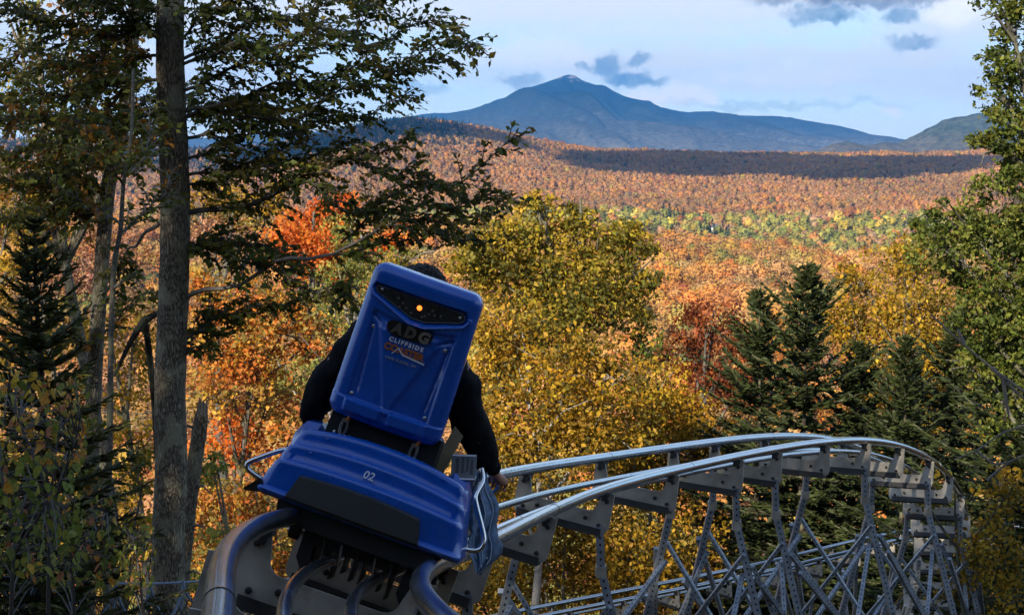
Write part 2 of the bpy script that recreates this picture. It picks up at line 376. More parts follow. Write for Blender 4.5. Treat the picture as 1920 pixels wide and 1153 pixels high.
def build_ground():
    r = np.concatenate([[0.0], np.geomspace(.8, 16500, 190)])
    a = np.concatenate([np.linspace(-26, 26, 141), np.linspace(26, 334, 62)[1:-1]]) * math.pi / 180
    A, Rr = np.meshgrid(a, r); X = Rr * np.sin(A); Y = Rr * np.cos(A); Z = ground_h(X, Y)
    co = np.stack([X, Y, Z], -1).reshape(-1, 3); na = len(a); nr = len(r)
    i, j = np.meshgrid(np.arange(nr - 1), np.arange(na), indexing='ij'); j2 = (j + 1) % na
    q = np.stack([i * na + j, i * na + j2, (i + 1) * na + j2, (i + 1) * na + j], -1).reshape(-1, 4)[:, ::-1]
    m, N, L = mat_new('forest_floor')
    tc = N.new('ShaderNodeTexCoord'); n = N.new('ShaderNodeTexNoise'); n.inputs['Scale'].default_value = .9; n.inputs['Detail'].default_value = 9; n.inputs['Roughness'].default_value = .7
    L.new(tc.outputs['Object'], n.inputs['Vector'])
    cr = N.new('ShaderNodeValToRGB'); e = cr.color_ramp.elements; e[0].position = .32; e[0].color = (.035, .028, .016, 1); e[1].position = .7; e[1].color = (.19, .095, .04, 1)
    x = e.new(.52); x.color = (.10, .058, .026, 1); L.new(n.outputs[0], cr.inputs[0])
    b = N.new('ShaderNodeBsdfPrincipled'); b.inputs['Roughness'].default_value = .95; b.inputs['Specular IOR Level'].default_value = .1; L.new(cr.outputs[0], b.inputs['Base Color'])
    bp = N.new('ShaderNodeBump'); bp.inputs['Distance'].default_value = .2; bp.inputs['Strength'].default_value = .6; L.new(n.outputs[0], bp.inputs['Height']); L.new(bp.outputs[0], b.inputs['Normal'])
    o = N.new('ShaderNodeOutputMaterial'); L.new(b.outputs[0], o.inputs[0])
    g = link('ground', quick_mesh('ground', co, q, m, smooth=True, quads=True)); tag(g, 'leaf strewn hillside falling away to the wooded valley', kind='structure')
build_ground()

def mountain_mat(name, low, mid, high, rock, z0, z1, rocky, patch=0.004):
    m, N, L = mat_new(name)
    g = N.new('ShaderNodeNewGeometry'); sp = N.new('ShaderNodeSeparateXYZ'); L.new(g.outputs['Position'], sp.inputs[0])
    n = N.new('ShaderNodeTexNoise'); n.inputs['Scale'].default_value = patch; n.inputs['Detail'].default_value = 9; n.inputs['Roughness'].default_value = .65; L.new(g.outputs['Position'], n.inputs['Vector'])
    n2 = N.new('ShaderNodeTexNoise'); n2.inputs['Scale'].default_value = .03; n2.inputs['Detail'].default_value = 6; n2.inputs['Roughness'].default_value = .75; L.new(g.outputs['Position'], n2.inputs['Vector'])
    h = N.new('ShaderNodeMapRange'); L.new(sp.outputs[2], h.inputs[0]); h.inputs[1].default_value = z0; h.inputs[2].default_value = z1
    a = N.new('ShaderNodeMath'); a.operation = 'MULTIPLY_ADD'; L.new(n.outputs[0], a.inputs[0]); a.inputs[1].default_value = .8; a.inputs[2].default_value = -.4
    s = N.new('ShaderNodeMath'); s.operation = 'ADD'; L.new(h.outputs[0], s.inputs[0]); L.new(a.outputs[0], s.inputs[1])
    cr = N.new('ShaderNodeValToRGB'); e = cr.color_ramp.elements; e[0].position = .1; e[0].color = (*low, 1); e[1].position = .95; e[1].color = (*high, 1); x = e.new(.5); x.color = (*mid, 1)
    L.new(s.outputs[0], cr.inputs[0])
    sc = N.new('ShaderNodeMapRange'); L.new(n2.outputs[0], sc.inputs[0]); sc.inputs[1].default_value = .3; sc.inputs[2].default_value = .7; sc.inputs[3].default_value = .3; sc.inputs[4].default_value = 2.3  # strong mottling of the woods, painting lit and shaded patches into the slopes
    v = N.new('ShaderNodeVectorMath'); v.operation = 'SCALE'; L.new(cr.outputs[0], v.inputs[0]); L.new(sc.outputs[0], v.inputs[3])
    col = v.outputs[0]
    if rocky:
        hr = N.new('ShaderNodeMapRange'); L.new(sp.outputs[2], hr.inputs[0]); hr.inputs[1].default_value = rocky[0]; hr.inputs[2].default_value = rocky[1]
        mp = N.new('ShaderNodeMapping'); mp.inputs['Scale'].default_value = (.016, .003, .009); L.new(g.outputs['Position'], mp.inputs[0])
        nr = N.new('ShaderNodeTexNoise'); nr.inputs['Scale'].default_value = 1.0; nr.inputs['Detail'].default_value = 6; L.new(mp.outputs[0], nr.inputs['Vector'])
        ml = N.new('ShaderNodeMath'); ml.operation = 'MULTIPLY'; L.new(hr.outputs[0], ml.inputs[0]); L.new(nr.outputs[0], ml.inputs[1])
        rk = N.new('ShaderNodeMapRange'); L.new(ml.outputs[0], rk.inputs[0]); rk.inputs[1].default_value = .44; rk.inputs[2].default_value = .54
        mx = N.new('ShaderNodeMix'); mx.data_type = 'RGBA'; L.new(rk.outputs[0], mx.inputs[0]); L.new(col, mx.inputs[6]); mx.inputs[7].default_value = (*rock, 1); col = mx.outputs[2]
    b = N.new('ShaderNodeBsdfDiffuse'); L.new(col, b.inputs[0]); o = N.new('ShaderNodeOutputMaterial'); L.new(b.outputs[0], o.inputs[0])
    return m
def ridge_mountain(name, prof, d, depth, base, mat, label, nx=420, ny=90, spur=.5, seed=0.0, back=.35):
    """height field whose crest, at distance d, follows a list of (pixel u, pixel v)"""
    P = [at(u, v, d) for u, v in prof]; px = np.array([p.x for p in P]); pz = np.array([p.z for p in P])
    x = np.linspace(px[0], px[-1], nx); t = np.concatenate([np.linspace(0, 1, ny), 1 + np.linspace(0, back, 14)[1:]])
    X, Tt = np.meshgrid(x, t); crest = np.interp(x, px, pz)
    crest = crest + 5 * fbm(x, x * 0, 130, seed) + 2.5 * fbm(x, x * 0 + 3, 28, seed + 1)
    Y = d - depth * (1 - Tt)
    f = np.where(Tt <= 1, Tt ** 1.25, 1 - (Tt - 1) * 1.6)
    C = np.broadcast_to(crest, X.shape)
    sp = fbm(X + .25 * (Y - d) + 260 * np.sin(Y / 900 + seed), Y * .22, 620, seed + 2, 5)
    env = np.clip(Tt, 0, 1) * np.clip(1 - Tt, 0, 1) * 4
    Z = base + (C - base) * f + (C - base) * spur * sp * env * .75
    tm = np.linspace(-1, 1, nx)
    co = np.stack([X, Y, Z], -1).reshape(-1, 3); n2 = len(t)
    i, j = np.meshgrid(np.arange(n2 - 1), np.arange(nx - 1), indexing='ij')
    q = np.stack([i * nx + j, i * nx + j + 1, (i + 1) * nx + j + 1, (i + 1) * nx + j], -1).reshape(-1, 4)
    o = link(name, quick_mesh(name, co, q, mat, smooth=True, quads=True)); tag(o, label, kind='structure'); return o
mm = mountain_mat('mountain_woods_and_shade', (.070, .072, .070), (.026, .031, .032), (.006, .011, .013), (.24, .21, .19), 0, 520, (430, 700))  # spruce-dark above, hardwoods below; the contrast also paints cloud shade over sunlit slopes
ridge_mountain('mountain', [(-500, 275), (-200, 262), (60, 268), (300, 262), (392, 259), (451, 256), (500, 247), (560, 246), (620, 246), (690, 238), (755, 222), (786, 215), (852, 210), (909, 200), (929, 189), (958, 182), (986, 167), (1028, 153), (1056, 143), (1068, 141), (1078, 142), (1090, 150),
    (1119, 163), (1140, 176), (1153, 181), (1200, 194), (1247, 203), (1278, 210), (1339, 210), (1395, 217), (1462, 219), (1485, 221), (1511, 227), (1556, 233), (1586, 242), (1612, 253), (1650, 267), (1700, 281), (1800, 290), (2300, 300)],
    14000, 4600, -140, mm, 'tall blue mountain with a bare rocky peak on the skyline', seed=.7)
ridge_mountain('mountain_shoulder', [(700, 300), (760, 272), (840, 246), (905, 232), (960, 224), (1060, 222), (1150, 226), (1230, 228), (1300, 238), (1380, 252), (1450, 262), (1540, 280), (1640, 300)],  # woods coloured paler than the mountain behind, painting in a sunlit foothill
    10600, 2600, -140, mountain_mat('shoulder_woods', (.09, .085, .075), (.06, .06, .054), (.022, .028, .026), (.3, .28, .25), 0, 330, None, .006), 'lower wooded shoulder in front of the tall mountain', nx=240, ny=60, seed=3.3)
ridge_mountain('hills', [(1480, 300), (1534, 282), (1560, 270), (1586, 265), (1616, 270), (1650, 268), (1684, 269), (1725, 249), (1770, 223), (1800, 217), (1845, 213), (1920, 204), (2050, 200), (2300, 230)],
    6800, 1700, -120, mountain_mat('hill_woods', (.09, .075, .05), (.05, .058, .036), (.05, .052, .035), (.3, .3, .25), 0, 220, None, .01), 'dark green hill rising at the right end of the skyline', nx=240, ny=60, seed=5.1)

# the air: one closed box of thin haze around everything on the ground
def build_haze():
    mb = MB(); mb.box((-17000, -17000, -420), (17000, 17000, 900))
    m, N, L = mat_new('haze_air'); v = N.new('ShaderNodeVolumePrincipled'); o = N.new('ShaderNodeOutputMaterial')
    v.inputs['Color'].default_value = (.10, .42, 1.0, 1); v.inputs['Density'].default_value = HAZE; v.inputs['Anisotropy'].default_value = 0.1
    L.new(v.outputs[0], o.inputs['Volume'])
    ob = mb.build('haze', m, smooth=False); tag(ob, 'thin blue air haze over the valley', kind='stuff')
HAZE = 5.0e-5
build_haze()

# ------------------------------------------------------------------ far woods (one mass each), instanced small trees
def blob_tree(name, n, h, w, leaf, seed, conifer=False, core=.55):
    R = rng(seed)
    if conifer:
        t = R.random(n) ** .8; z = h * (.12 + .88 * t); rad = w * (1 - t) * .5 + .15; a = R.random(n) * 6.283; rr = rad * np.sqrt(R.random(n) * .7 + .3)
        p = np.stack([rr * np.cos(a), rr * np.sin(a), z], -1); s = leaf * (.5 + .8 * (1 - t))
    else:
        g = R.normal(size=(n, 3)); g /= np.linalg.norm(g, axis=1)[:, None]; rad = R.random(n) ** .4
        lob = 1 + .35 * np.sin(g[:, 0] * 4 + seed) * np.cos(g[:, 1] * 4 + seed * 2) + .2 * np.sin(g[:, 2] * 6 + seed)
        p = g * (rad * lob)[:, None] * np.array([w / 2, w / 2, h * .36]); p[:, 2] += h * .62; s = leaf * (.6 + .7 * R.random(n))
    d = R.normal(size=(n, 3)); d /= np.linalg.norm(d, axis=1)[:, None]
    rd = p - np.array([0, 0, h * .5]); rd /= np.linalg.norm(rd, axis=1)[:, None] + 1e-6; nrm = R.normal(size=(n, 3)) * .32 + rd * (0.5 if conifer else .75) + np.array([0, 0, .45]); d = d - rd * (d * rd).sum(1)[:, None] * (.3 if conifer else .85); d /= np.linalg.norm(d, axis=1)[:, None]; sd = np.cross(d, nrm); sd /= np.linalg.norm(sd, axis=1)[:, None] + 1e-9
    co = np.stack([p - d * s[:, None] * .5, p + sd * s[:, None] * .42, p + d * s[:, None] * .5, p - sd * s[:, None] * .42], 1).reshape(-1, 3)
    b = np.arange(n)[:, None] * 4; tr = np.concatenate([b + [0, 1, 2], b + [0, 2, 3]], 0)
    if not conifer:                                    # a lumpy inner crown carries the ragged outer sprays
        nu, nv = 14, 10; U, V = np.meshgrid(np.linspace(0, 2 * math.pi, nu, endpoint=False), np.linspace(.05, math.pi - .05, nv)); g = np.stack([np.cos(U) * np.sin(V), np.sin(U) * np.sin(V), np.cos(V)], -1).reshape(-1, 3)
        rr = core + .20 * np.sin(g[:, 0] * 5 + seed) * np.cos(g[:, 1] * 5 + seed * 2) + .14 * np.sin(g[:, 2] * 7 + seed + g[:, 0] * 3); q = g * rr[:, None] * np.array([w / 2, w / 2, h * .36]); q[:, 2] += h * .62; k = len(co)
        i, j = np.meshgrid(np.arange(nv - 1), np.arange(nu), indexing='ij'); j2 = (j + 1) % nu; a_ = i * nu + j; b_ = i * nu + j2; t1 = np.stack([a_, a_ + nu, b_], -1).reshape(-1, 3) + k; t2 = np.stack([b_, a_ + nu, b_ + nu], -1).reshape(-1, 3) + k
        co = np.concatenate([co, q]); tr = np.concatenate([tr, t1, t2])
    me = quick_mesh(name, co, tr, M['leaf_far'], smooth=not conifer)
    return bpy.data.objects.new(name, me)
kinds = bpy.data.collections.new('wood_tree_kinds')
specs = [('kind_a', dict(n=80, h=13, w=10, leaf=2.0, core=.64, seed=1)), ('kind_b', dict(n=80, h=15, w=11, leaf=2.0, core=.64, seed=2)), ('kind_c', dict(n=70, h=11, w=9, leaf=2.0, core=.64, seed=3)),
         ('kind_d', dict(n=70, h=14, w=8, leaf=1.7, core=.6, seed=4)), ('kind_e', dict(n=120, h=16, w=5.5, leaf=1.9, seed=5, conifer=True)), ('kind_f', dict(n=90, h=12, w=4.5, leaf=1.6, seed=6, conifer=True)),
         ('kind_g', dict(n=520, h=13, w=11, leaf=1.1, seed=7)), ('kind_h', dict(n=520, h=14, w=12, leaf=1.1, seed=8)), ('kind_i', dict(n=360, h=12, w=9, leaf=1.05, seed=9))]
for nme, kw in specs: kinds.objects.link(blob_tree(nme, **kw))
def gn_group():
    g = bpy.data.node_groups.new('plant_wood', 'GeometryNodeTree')
    g.interface.new_socket('Geometry', in_out='INPUT', socket_type='NodeSocketGeometry'); g.interface.new_socket('Geometry', in_out='OUTPUT', socket_type='NodeSocketGeometry')
    N = g.nodes; L = g.links
    gi = N.new('NodeGroupInput'); go = N.new('NodeGroupOutput'); ip = N.new('GeometryNodeInstanceOnPoints'); ci = N.new('GeometryNodeCollectionInfo')
    ci.inputs['Collection'].default_value = kinds; ci.inputs['Separate Children'].default_value = True; ci.inputs['Reset Children'].default_value = True
    def na(nm, ty):
        n = N.new('GeometryNodeInputNamedAttribute'); n.data_type = ty; n.inputs['Name'].default_value = nm; return n.outputs['Attribute']
    L.new(gi.outputs[0], ip.inputs['Points']); L.new(ci.outputs[0], ip.inputs['Instance']); ip.inputs['Pick Instance'].default_value = True
    L.new(na('kind_index', 'INT'), ip.inputs['Instance Index'])
    cx = N.new('ShaderNodeCombineXYZ'); L.new(na('turn', 'FLOAT'), cx.inputs[2]); L.new(cx.outputs[0], ip.inputs['Rotation'])
    L.new(na('size', 'FLOAT'), ip.inputs['Scale']); L.new(ip.outputs[0], go.inputs[0])
    return g
WOOD = gn_group()
def plant_wood(name, label, x, y, kind, size, tint, seed):
    R = rng(seed); n = len(x); z = ground_h(x, y) - .3
    me = bpy.data.meshes.new(name); me.vertices.add(n); me.vertices.foreach_set('co', np.stack([x, y, z], -1).astype(np.float32).ravel())
    for nm, ty, val in (('kind_index', 'INT', kind.astype(np.int32)), ('size', 'FLOAT', size.astype(np.float32)), ('turn', 'FLOAT', (R.random(n) * 6.28).astype(np.float32))):
        me.attributes.new(nm, ty, 'POINT').data.foreach_set('value', val)
    me.attributes.new('tint', 'FLOAT_COLOR', 'POINT').data.foreach_set('color', np.column_stack([tint * .88, np.ones(n)]).astype(np.float32).ravel())
    o = link(name, me); md = o.modifiers.new('plant', 'NODES'); md.node_group = WOOD; tag(o, label, kind='stuff'); return o
def scatter(d0, d1, step, seed, tmax=.40):
    R = rng(seed); xs = []; ys = []; y = d0
    while y < d1:
        w = y * tmax; n = int(2 * w / step); xs.append(-w + (np.arange(n) + R.random(n)) * step); ys.append(y + (R.random(n) - .5) * step); y += step
    return np.concatenate(xs), np.concatenate(ys)
def pick(pal, p, n, R, jit=.17):
    pal = np.array(pal); i = R.choice(len(pal), n, p=np.array(p) / sum(p)); c = pal[i] * (1 + jit * R.normal(size=(n, 1))) * (1 + .06 * R.normal(size=(n, 3)))
    return np.clip(c, .004, .9)
ORANGE = [(.62, .25, .05), (.58, .30, .075), (.48, .26, .095), (.56, .33, .11), (.40, .14, .035), (.56, .38, .06), (.12, .14, .03)]
# hillside far across the valley
x, y = scatter(1980, 3900, 10.5, 11); n = len(x); R = rng(12); t = x / y
pk = fbm(x, y, 180, 6.0)
col = pick([(.50, .235, .065), (.46, .245, .095), (.40, .215, .09), (.54, .26, .05), (.30, .125, .04), (.46, .34, .05), (.10, .11, .03)], [6, 6, 5, 4, 1.0, .2, .2], n, R, .06)
z1 = fbm(x, y * .6, 330, 2.0); z2 = fbm(x, y, 95, 8.0); col *= (1 + .16 * np.clip(z1, -1, 1) + .13 * np.clip(z2, -1, 1))[:, None]; col[:, 0] *= 1 + .05 * np.clip(z2, -1, 1)
lft = np.clip((-.015 - t) / .03, 0, 1) * np.clip((y - 2750) / 300, 0, 1)       # spruce covered hump to the left
con = R.random(n) < .75 * lft + .004 + .10 * (fbm(x, y, 140, 5.5) > .95)
col[con] = pick([(.030, .040, .022), (.045, .055, .03)], [1, 1], con.sum(), R)
dull = (R.random(n) < .6 * lft) & ~con; col[dull] = pick([(.14, .10, .08), (.17, .11, .075)], [1, 1], dull.sum(), R)
kd = R.choice([0, 1, 2, 3, 3], n); kd[con] = R.choice([4, 5], con.sum())
plant_wood('hillside_woods', 'orange brown autumn woods covering the long hill across the valley', x, y, kd, .85 + .6 * R.random(n), col, 13)
# green belt on the valley floor
x, y = scatter(1270, 1985, 9.5, 21); n = len(x); R = rng(22)
col = pick([(.30, .29, .05), (.40, .36, .075), (.22, .22, .045), (.56, .42, .06), (.54, .24, .07), (.46, .27, .14)], [4, 4.5, 3, 1.6, 1.0, 1.4], n, R)
f = fbm(x, y, 120, 9.0); hot = (f > .8) & (R.random(n) < .7); col[hot] = pick(ORANGE, [3, 3, 3, 2, 1, 1, 0], hot.sum(), R)
con = (R.random(n) < .03 + .40 * (fbm(x, y, 90, 3.0) > .8)); col[con] = pick([(.035, .05, .024), (.05, .065, .03)], [1, 1], con.sum(), R)
kd = R.choice([0, 1, 2], n); kd[con] = R.choice([4, 5], con.sum())
plant_wood('valley_woods', 'yellow green woods with dark conifers on the valley floor', x, y, kd, .75 + .95 * R.random(n) ** 1.4, col, 23)
# rounded orange wood on the nearer rise
x, y = scatter(380, 1265, 8.6, 31); n = len(x); R = rng(32)
col = pick(ORANGE, [4, 4, 3, 3, .7, .8, .35], n, R, .10); zz = fbm(x, y, 75, 3.0); col *= (1 + .22 * np.clip(zz, -1, 1))[:, None]; gz_ = (fbm(x, y, 55, 7.0) > .9) & (R.random(n) < .6); col[gz_] = pick([(.28, .27, .06), (.5, .38, .08)], [1, 1], gz_.sum(), R, .1)
kd = R.choice([6, 7, 8], n)
plant_wood('near_rise_woods', 'glowing orange maple woods on the rise below the valley', x, y, kd, .7 + .85 * R.random(n) ** 1.4, col, 33)
# slope woods just below the hill of the coaster
x, y = scatter(95, 385, 8.0, 41); n = len(x); R = rng(42)
col = pick([(.42, .27, .05), (.3, .27, .06), (.45, .18, .05), (.12, .15, .035), (.33, .12, .045)], [3, 3, 3, 2, 1], n, R, .14)
kd = R.choice([6, 7, 8], n); sz = (.45 + .3 * R.random(n)) * np.clip(y / 220, .55, 1.0)
plant_wood('slope_woods', 'mixed yellow and orange woods on the steep slope below', x, y, kd, sz, col, 43)

# clouds that throw their shade on the far hill
def cloud(label, target, high, sx, sy, sz, seed):
    k = (high - target[2]) / TO_SUN.z; c = Vector(target) + TO_SUN * k
    nu, nv = 72, 36; U, V = np.meshgrid(np.linspace(0, 2 * math.pi, nu, endpoint=False), np.linspace(.02, math.pi - .02, nv))
    g = np.stack([np.cos(U) * np.sin(V), np.sin(U) * np.sin(V), np.cos(V)], -1)
    r = np.empty(U.shape)
    for i in range(nv):
        for j in range(nu):
            q = Vector(g[i, j]); r[i, j] = 1 + .30 * mnoise.noise(q * 1.8 + Vector((seed, 0, 0))) + .20 * abs(mnoise.noise(q * 4.5 + Vector((0, seed, 0)))) + .10 * abs(mnoise.noise(q * 10))
    p = g * r[..., None] * np.array([sx, sy, sz]); p[..., 2] = np.where(p[..., 2] < 0, p[..., 2] * .3, p[..., 2])
    co = p.reshape(-1, 3); i, j = np.meshgrid(np.arange(nv - 1), np.arange(nu), indexing='ij'); j2 = (j + 1) % nu
    q = np.stack([i * nu + j, (i + 1) * nu + j, (i + 1) * nu + j2, i * nu + j2], -1).reshape(-1, 4)
    o = link('cloud', quick_mesh('cloud', co, q, M['cloud'], smooth=True, quads=True)); o.location = c
    tag(o, label, 'cloud', 'cumulus clouds drifting overhead')
cloud('broad flat cumulus cloud shading the long hill', (500, 3090, -16), 1150, 350, 350, 110, 2.0)
cloud('narrow cumulus cloud trailing off to the right of the broad one', (850, 3200, -10), 1150, 330, 170, 90, 4.4)
cloud('smaller cumulus cloud shading the spruce covered hump', (-300, 3250, 30), 1150, 270, 260, 100, 7.0)

# a small white house in the green belt
hp = at(1340, 437, 1760); hz = float(ground_h(hp.x, hp.y))
h = empty('house', (hp.x, hp.y, hz)); tag(h, 'tiny white house among the trees of the valley floor', 'house'); h.rotation_euler.z = .3; h.scale = (.62, .62, 1.0)
mb = MB(); mb.box((-6, -4, 0), (6, 4, 15)); mb.build('wall', M['house_wall'], h, smooth=False)
mb = MB(); mb.add([(-6.6, -4.6, 15), (6.6, -4.6, 15), (6.6, 4.6, 15), (-6.6, 4.6, 15), (-6.6, 0, 19), (6.6, 0, 19)], [(0, 1, 5, 4), (2, 3, 4, 5), (1, 2, 5), (3, 0, 4), (0, 3, 2, 1)]); mb.build('roof', M['house_roof'], h, smooth=False)
for wx in (-3, 3):
    mb = MB(); mb.box((wx - .8, -4.06, 10), (wx + .8, -3.99, 12.5)); mb.build('window', M['lens'], h, smooth=False)

# ------------------------------------------------------------------ trees
def leaves_geo(p, size, col, R, up=.8, aspect=.62, dirs=None, nrm=None, fold=.12):
    n = len(p)
    if dirs is None: dirs = R.normal(size=(n, 3)); dirs[:, 2] -= .35
    dirs = dirs / (np.linalg.norm(dirs, axis=1)[:, None] + 1e-9)
    if nrm is None: nrm = R.normal(size=(n, 3)); nrm[:, 2] += up
    sd = np.cross(dirs, nrm); sd /= np.linalg.norm(sd, axis=1)[:, None] + 1e-9
    nn = np.cross(sd, dirs); s = size[:, None]
    mid = p - dirs * s * .06
    co = np.stack([p - dirs * s * .5, mid + sd * s * aspect * .5 + nn * s * fold, p + dirs * s * .5, mid - sd * s * aspect * .5 + nn * s * fold], 1).reshape(-1, 3)
    b = np.arange(n)[:, None] * 4; tr = np.concatenate([b + [0, 1, 2], b + [0, 2, 3]], 0)
    return co, tr, np.repeat(col, 4, 0)
class Foliage:
    def __init__(s): s.co = []; s.tr = []; s.c = []; s.n = 0
    def add(s, co, tr, c): s.co.append(co); s.tr.append(tr + s.n); s.c.append(c); s.n += len(co)
    def build(s, name, mat, parent, kind='stuff'):
        o = link(name, quick_mesh(name, np.concatenate(s.co), np.concatenate(s.tr), mat, np.concatenate(s.c)), parent)
        if kind: o['kind'] = kind
        return o
PAL = {
 'yellow': [(.41, .24, .018), (.35, .20, .015), (.25, .16, .018), (.49, .31, .03), (.13, .10, .016)],
 'gold': [(.40, .235, .016), (.33, .205, .016), (.46, .30, .026), (.18, .13, .017)],
 'yellowgreen': [(.29, .22, .024), (.38, .27, .026), (.17, .15, .02), (.46, .31, .03), (.12, .115, .02)],
 'green': [(.105, .13, .022), (.14, .165, .028), (.07, .095, .018), (.19, .20, .036)],
 'lightgreen': [(.22, .24, .05), (.28, .28, .06), (.17, .19, .04), (.40, .32, .07)],
 'orange': [(.74, .19, .03), (.66, .15, .025), (.72, .26, .04), (.58, .13, .02)],
 'orangemix': [(.55, .20, .035), (.56, .29, .04), (.50, .15, .03), (.40, .24, .045), (.30, .22, .05)],
 'salmon': [(.50, .24, .12), (.44, .22, .13), (.54, .30, .10), (.38, .2, .13)],
 'rust': [(.22, .055, .018), (.16, .042, .016), (.28, .08, .022), (.12, .035, .015)],
 'beech': [(.085, .108, .018), (.065, .085, .015), (.12, .13, .022), (.14, .115, .02)],
 'beechwarm': [(.15, .16, .026), (.10, .12, .02), (.22, .19, .026), (.34, .15, .022), (.18, .19, .03)],
}
def tube_path(mb, pts, r0, r1, seg=7, wob=0.0, seed=0, taper=1.0):
    n = len(pts); mb.tube(pts, [r0 + (r1 - r0) * (i / (n - 1)) ** taper for i in range(n)], seg, wob=wob, seed=seed)
def curve_pts(ctrl, n):
    """smooth path through control points"""
    c = [Vector(p) for p in ctrl]; m = len(c); out = []
    for k in range(n):
        t = k / (n - 1) * (m - 1); i = min(int(t), m - 2); f = t - i
        p0 = c[max(i - 1, 0)]; p1 = c[i]; p2 = c[i + 1]; p3 = c[min(i + 2, m - 1)]
        out.append(.5 * ((2 * p1) + (p2 - p0) * f + (2 * p0 - 5 * p1 + 4 * p2 - p3) * f * f + (3 * p1 - p0 - 3 * p2 + p3) * f ** 3))
    return out
def lobed_tree(name, label, d, lobes, pal, leaf=.1, dens=1.0, bark='bark_smooth', r0=None, group=None, seed=1, trunk_u=None, extra=None, clump=.30, cat='tree', thick=1.0, top=None):
    """broad-leaved tree: lobes are (u, v, ru, rv[, palette]) seen d metres ahead; each lobe is a full-depth mass of leaf clumps on its own limb"""
    R = rng(seed); k = d / FPX
    cs = []
    for L_ in lobes:
        u, v, ru, rv = L_[:4]; pl = L_[4] if len(L_) > 4 else pal
        dd = d + R.uniform(-.5, .5) * (ru + rv) * k * .8 * thick; c = at(u, v, dd); cs.append((c, ru * k, rv * k, pl))
    ux = trunk_u if trunk_u is not None else sum(l[0] * l[2] for l in lobes) / sum(l[2] for l in lobes)
    b = at(ux, 700, d); bx = b.x + R.uniform(-.3, .3); gz = float(ground_h(bx, d)); tz = max(c.z for c, *_ in cs)
    root = empty(name, (bx, d, gz)); tag(root, label, cat, group); O = Vector((bx, d, gz))
    hgt = tz - gz; r0 = r0 or max(.06, hgt * .014)
    top = Vector((sum(c[0].x for c in cs) / len(cs) * .4 + bx * .6, d, tz)) - O
    tp = [Vector((top.x * f + .03 * hgt * math.sin(f * 5 + seed), .02 * hgt * math.sin(f * 4 + seed * 2), top.z * f)) for f in np.linspace(-.02, 1, 12)]
    mb = MB(); tube_path(mb, tp, r0, r0 * .16, 9, seed=seed)
    fo = Foliage()
    for (c, a, b_, pl) in cs:
        cl = c - O; f = max(.12, min(.9, (cl.z - abs(b_) * 1.4) / max(top.z, .1))); s = tp[int(f * 11)]
        mid = (s + cl) * .5 + Vector((0, 0, -.08 * (cl - s).length)); tube_path(mb, curve_pts([s, mid, cl], 7), r0 * .38, r0 * .08, 6)
        for q in range(4):
            e = cl + Vector(R.normal(size=3) * np.array([a, (a + b_) * .5, b_]) * .5); tube_path(mb, [mid * .35 + cl * .65, (cl + e) * .5, e], r0 * .14, r0 * .04, 5)
        ry = (a + b_) * .5 * thick
        nl = int(dens * 4.6 * math.pi * a * b_ / (leaf * leaf * .5)); per = 34; nc = max(6, nl // per)
        g = R.normal(size=(nc, 3)); g /= np.linalg.norm(g, axis=1)[:, None]; g *= (R.random((nc, 1)) ** .42) * 1.08
        cc = g * np.array([a, ry, b_]) * .93 + np.array(cl)
        pa = np.array(PAL[pl]); ci = pa[R.integers(0, len(pa), nc)] * (1 + .16 * R.normal(size=(nc, 1)))
        sg = clump * (a * b_ * ry) ** (1 / 3) * .72
        p = np.repeat(cc, per, 0) + R.normal(size=(nc * per, 3)) * sg * np.array([1, 1, .72])
        col = np.repeat(ci, per, 0) * (1 + .20 * R.normal(size=(nc * per, 1))) * (1 + .07 * R.normal(size=(nc * per, 3)))
        fo.add(*leaves_geo(p, leaf * (.65 + .7 * R.random(len(p))), np.clip(col, .004, .85), R))
    mb.build('trunk', M[bark], root); fo.build('crown', M['leaf'], root)
    return root

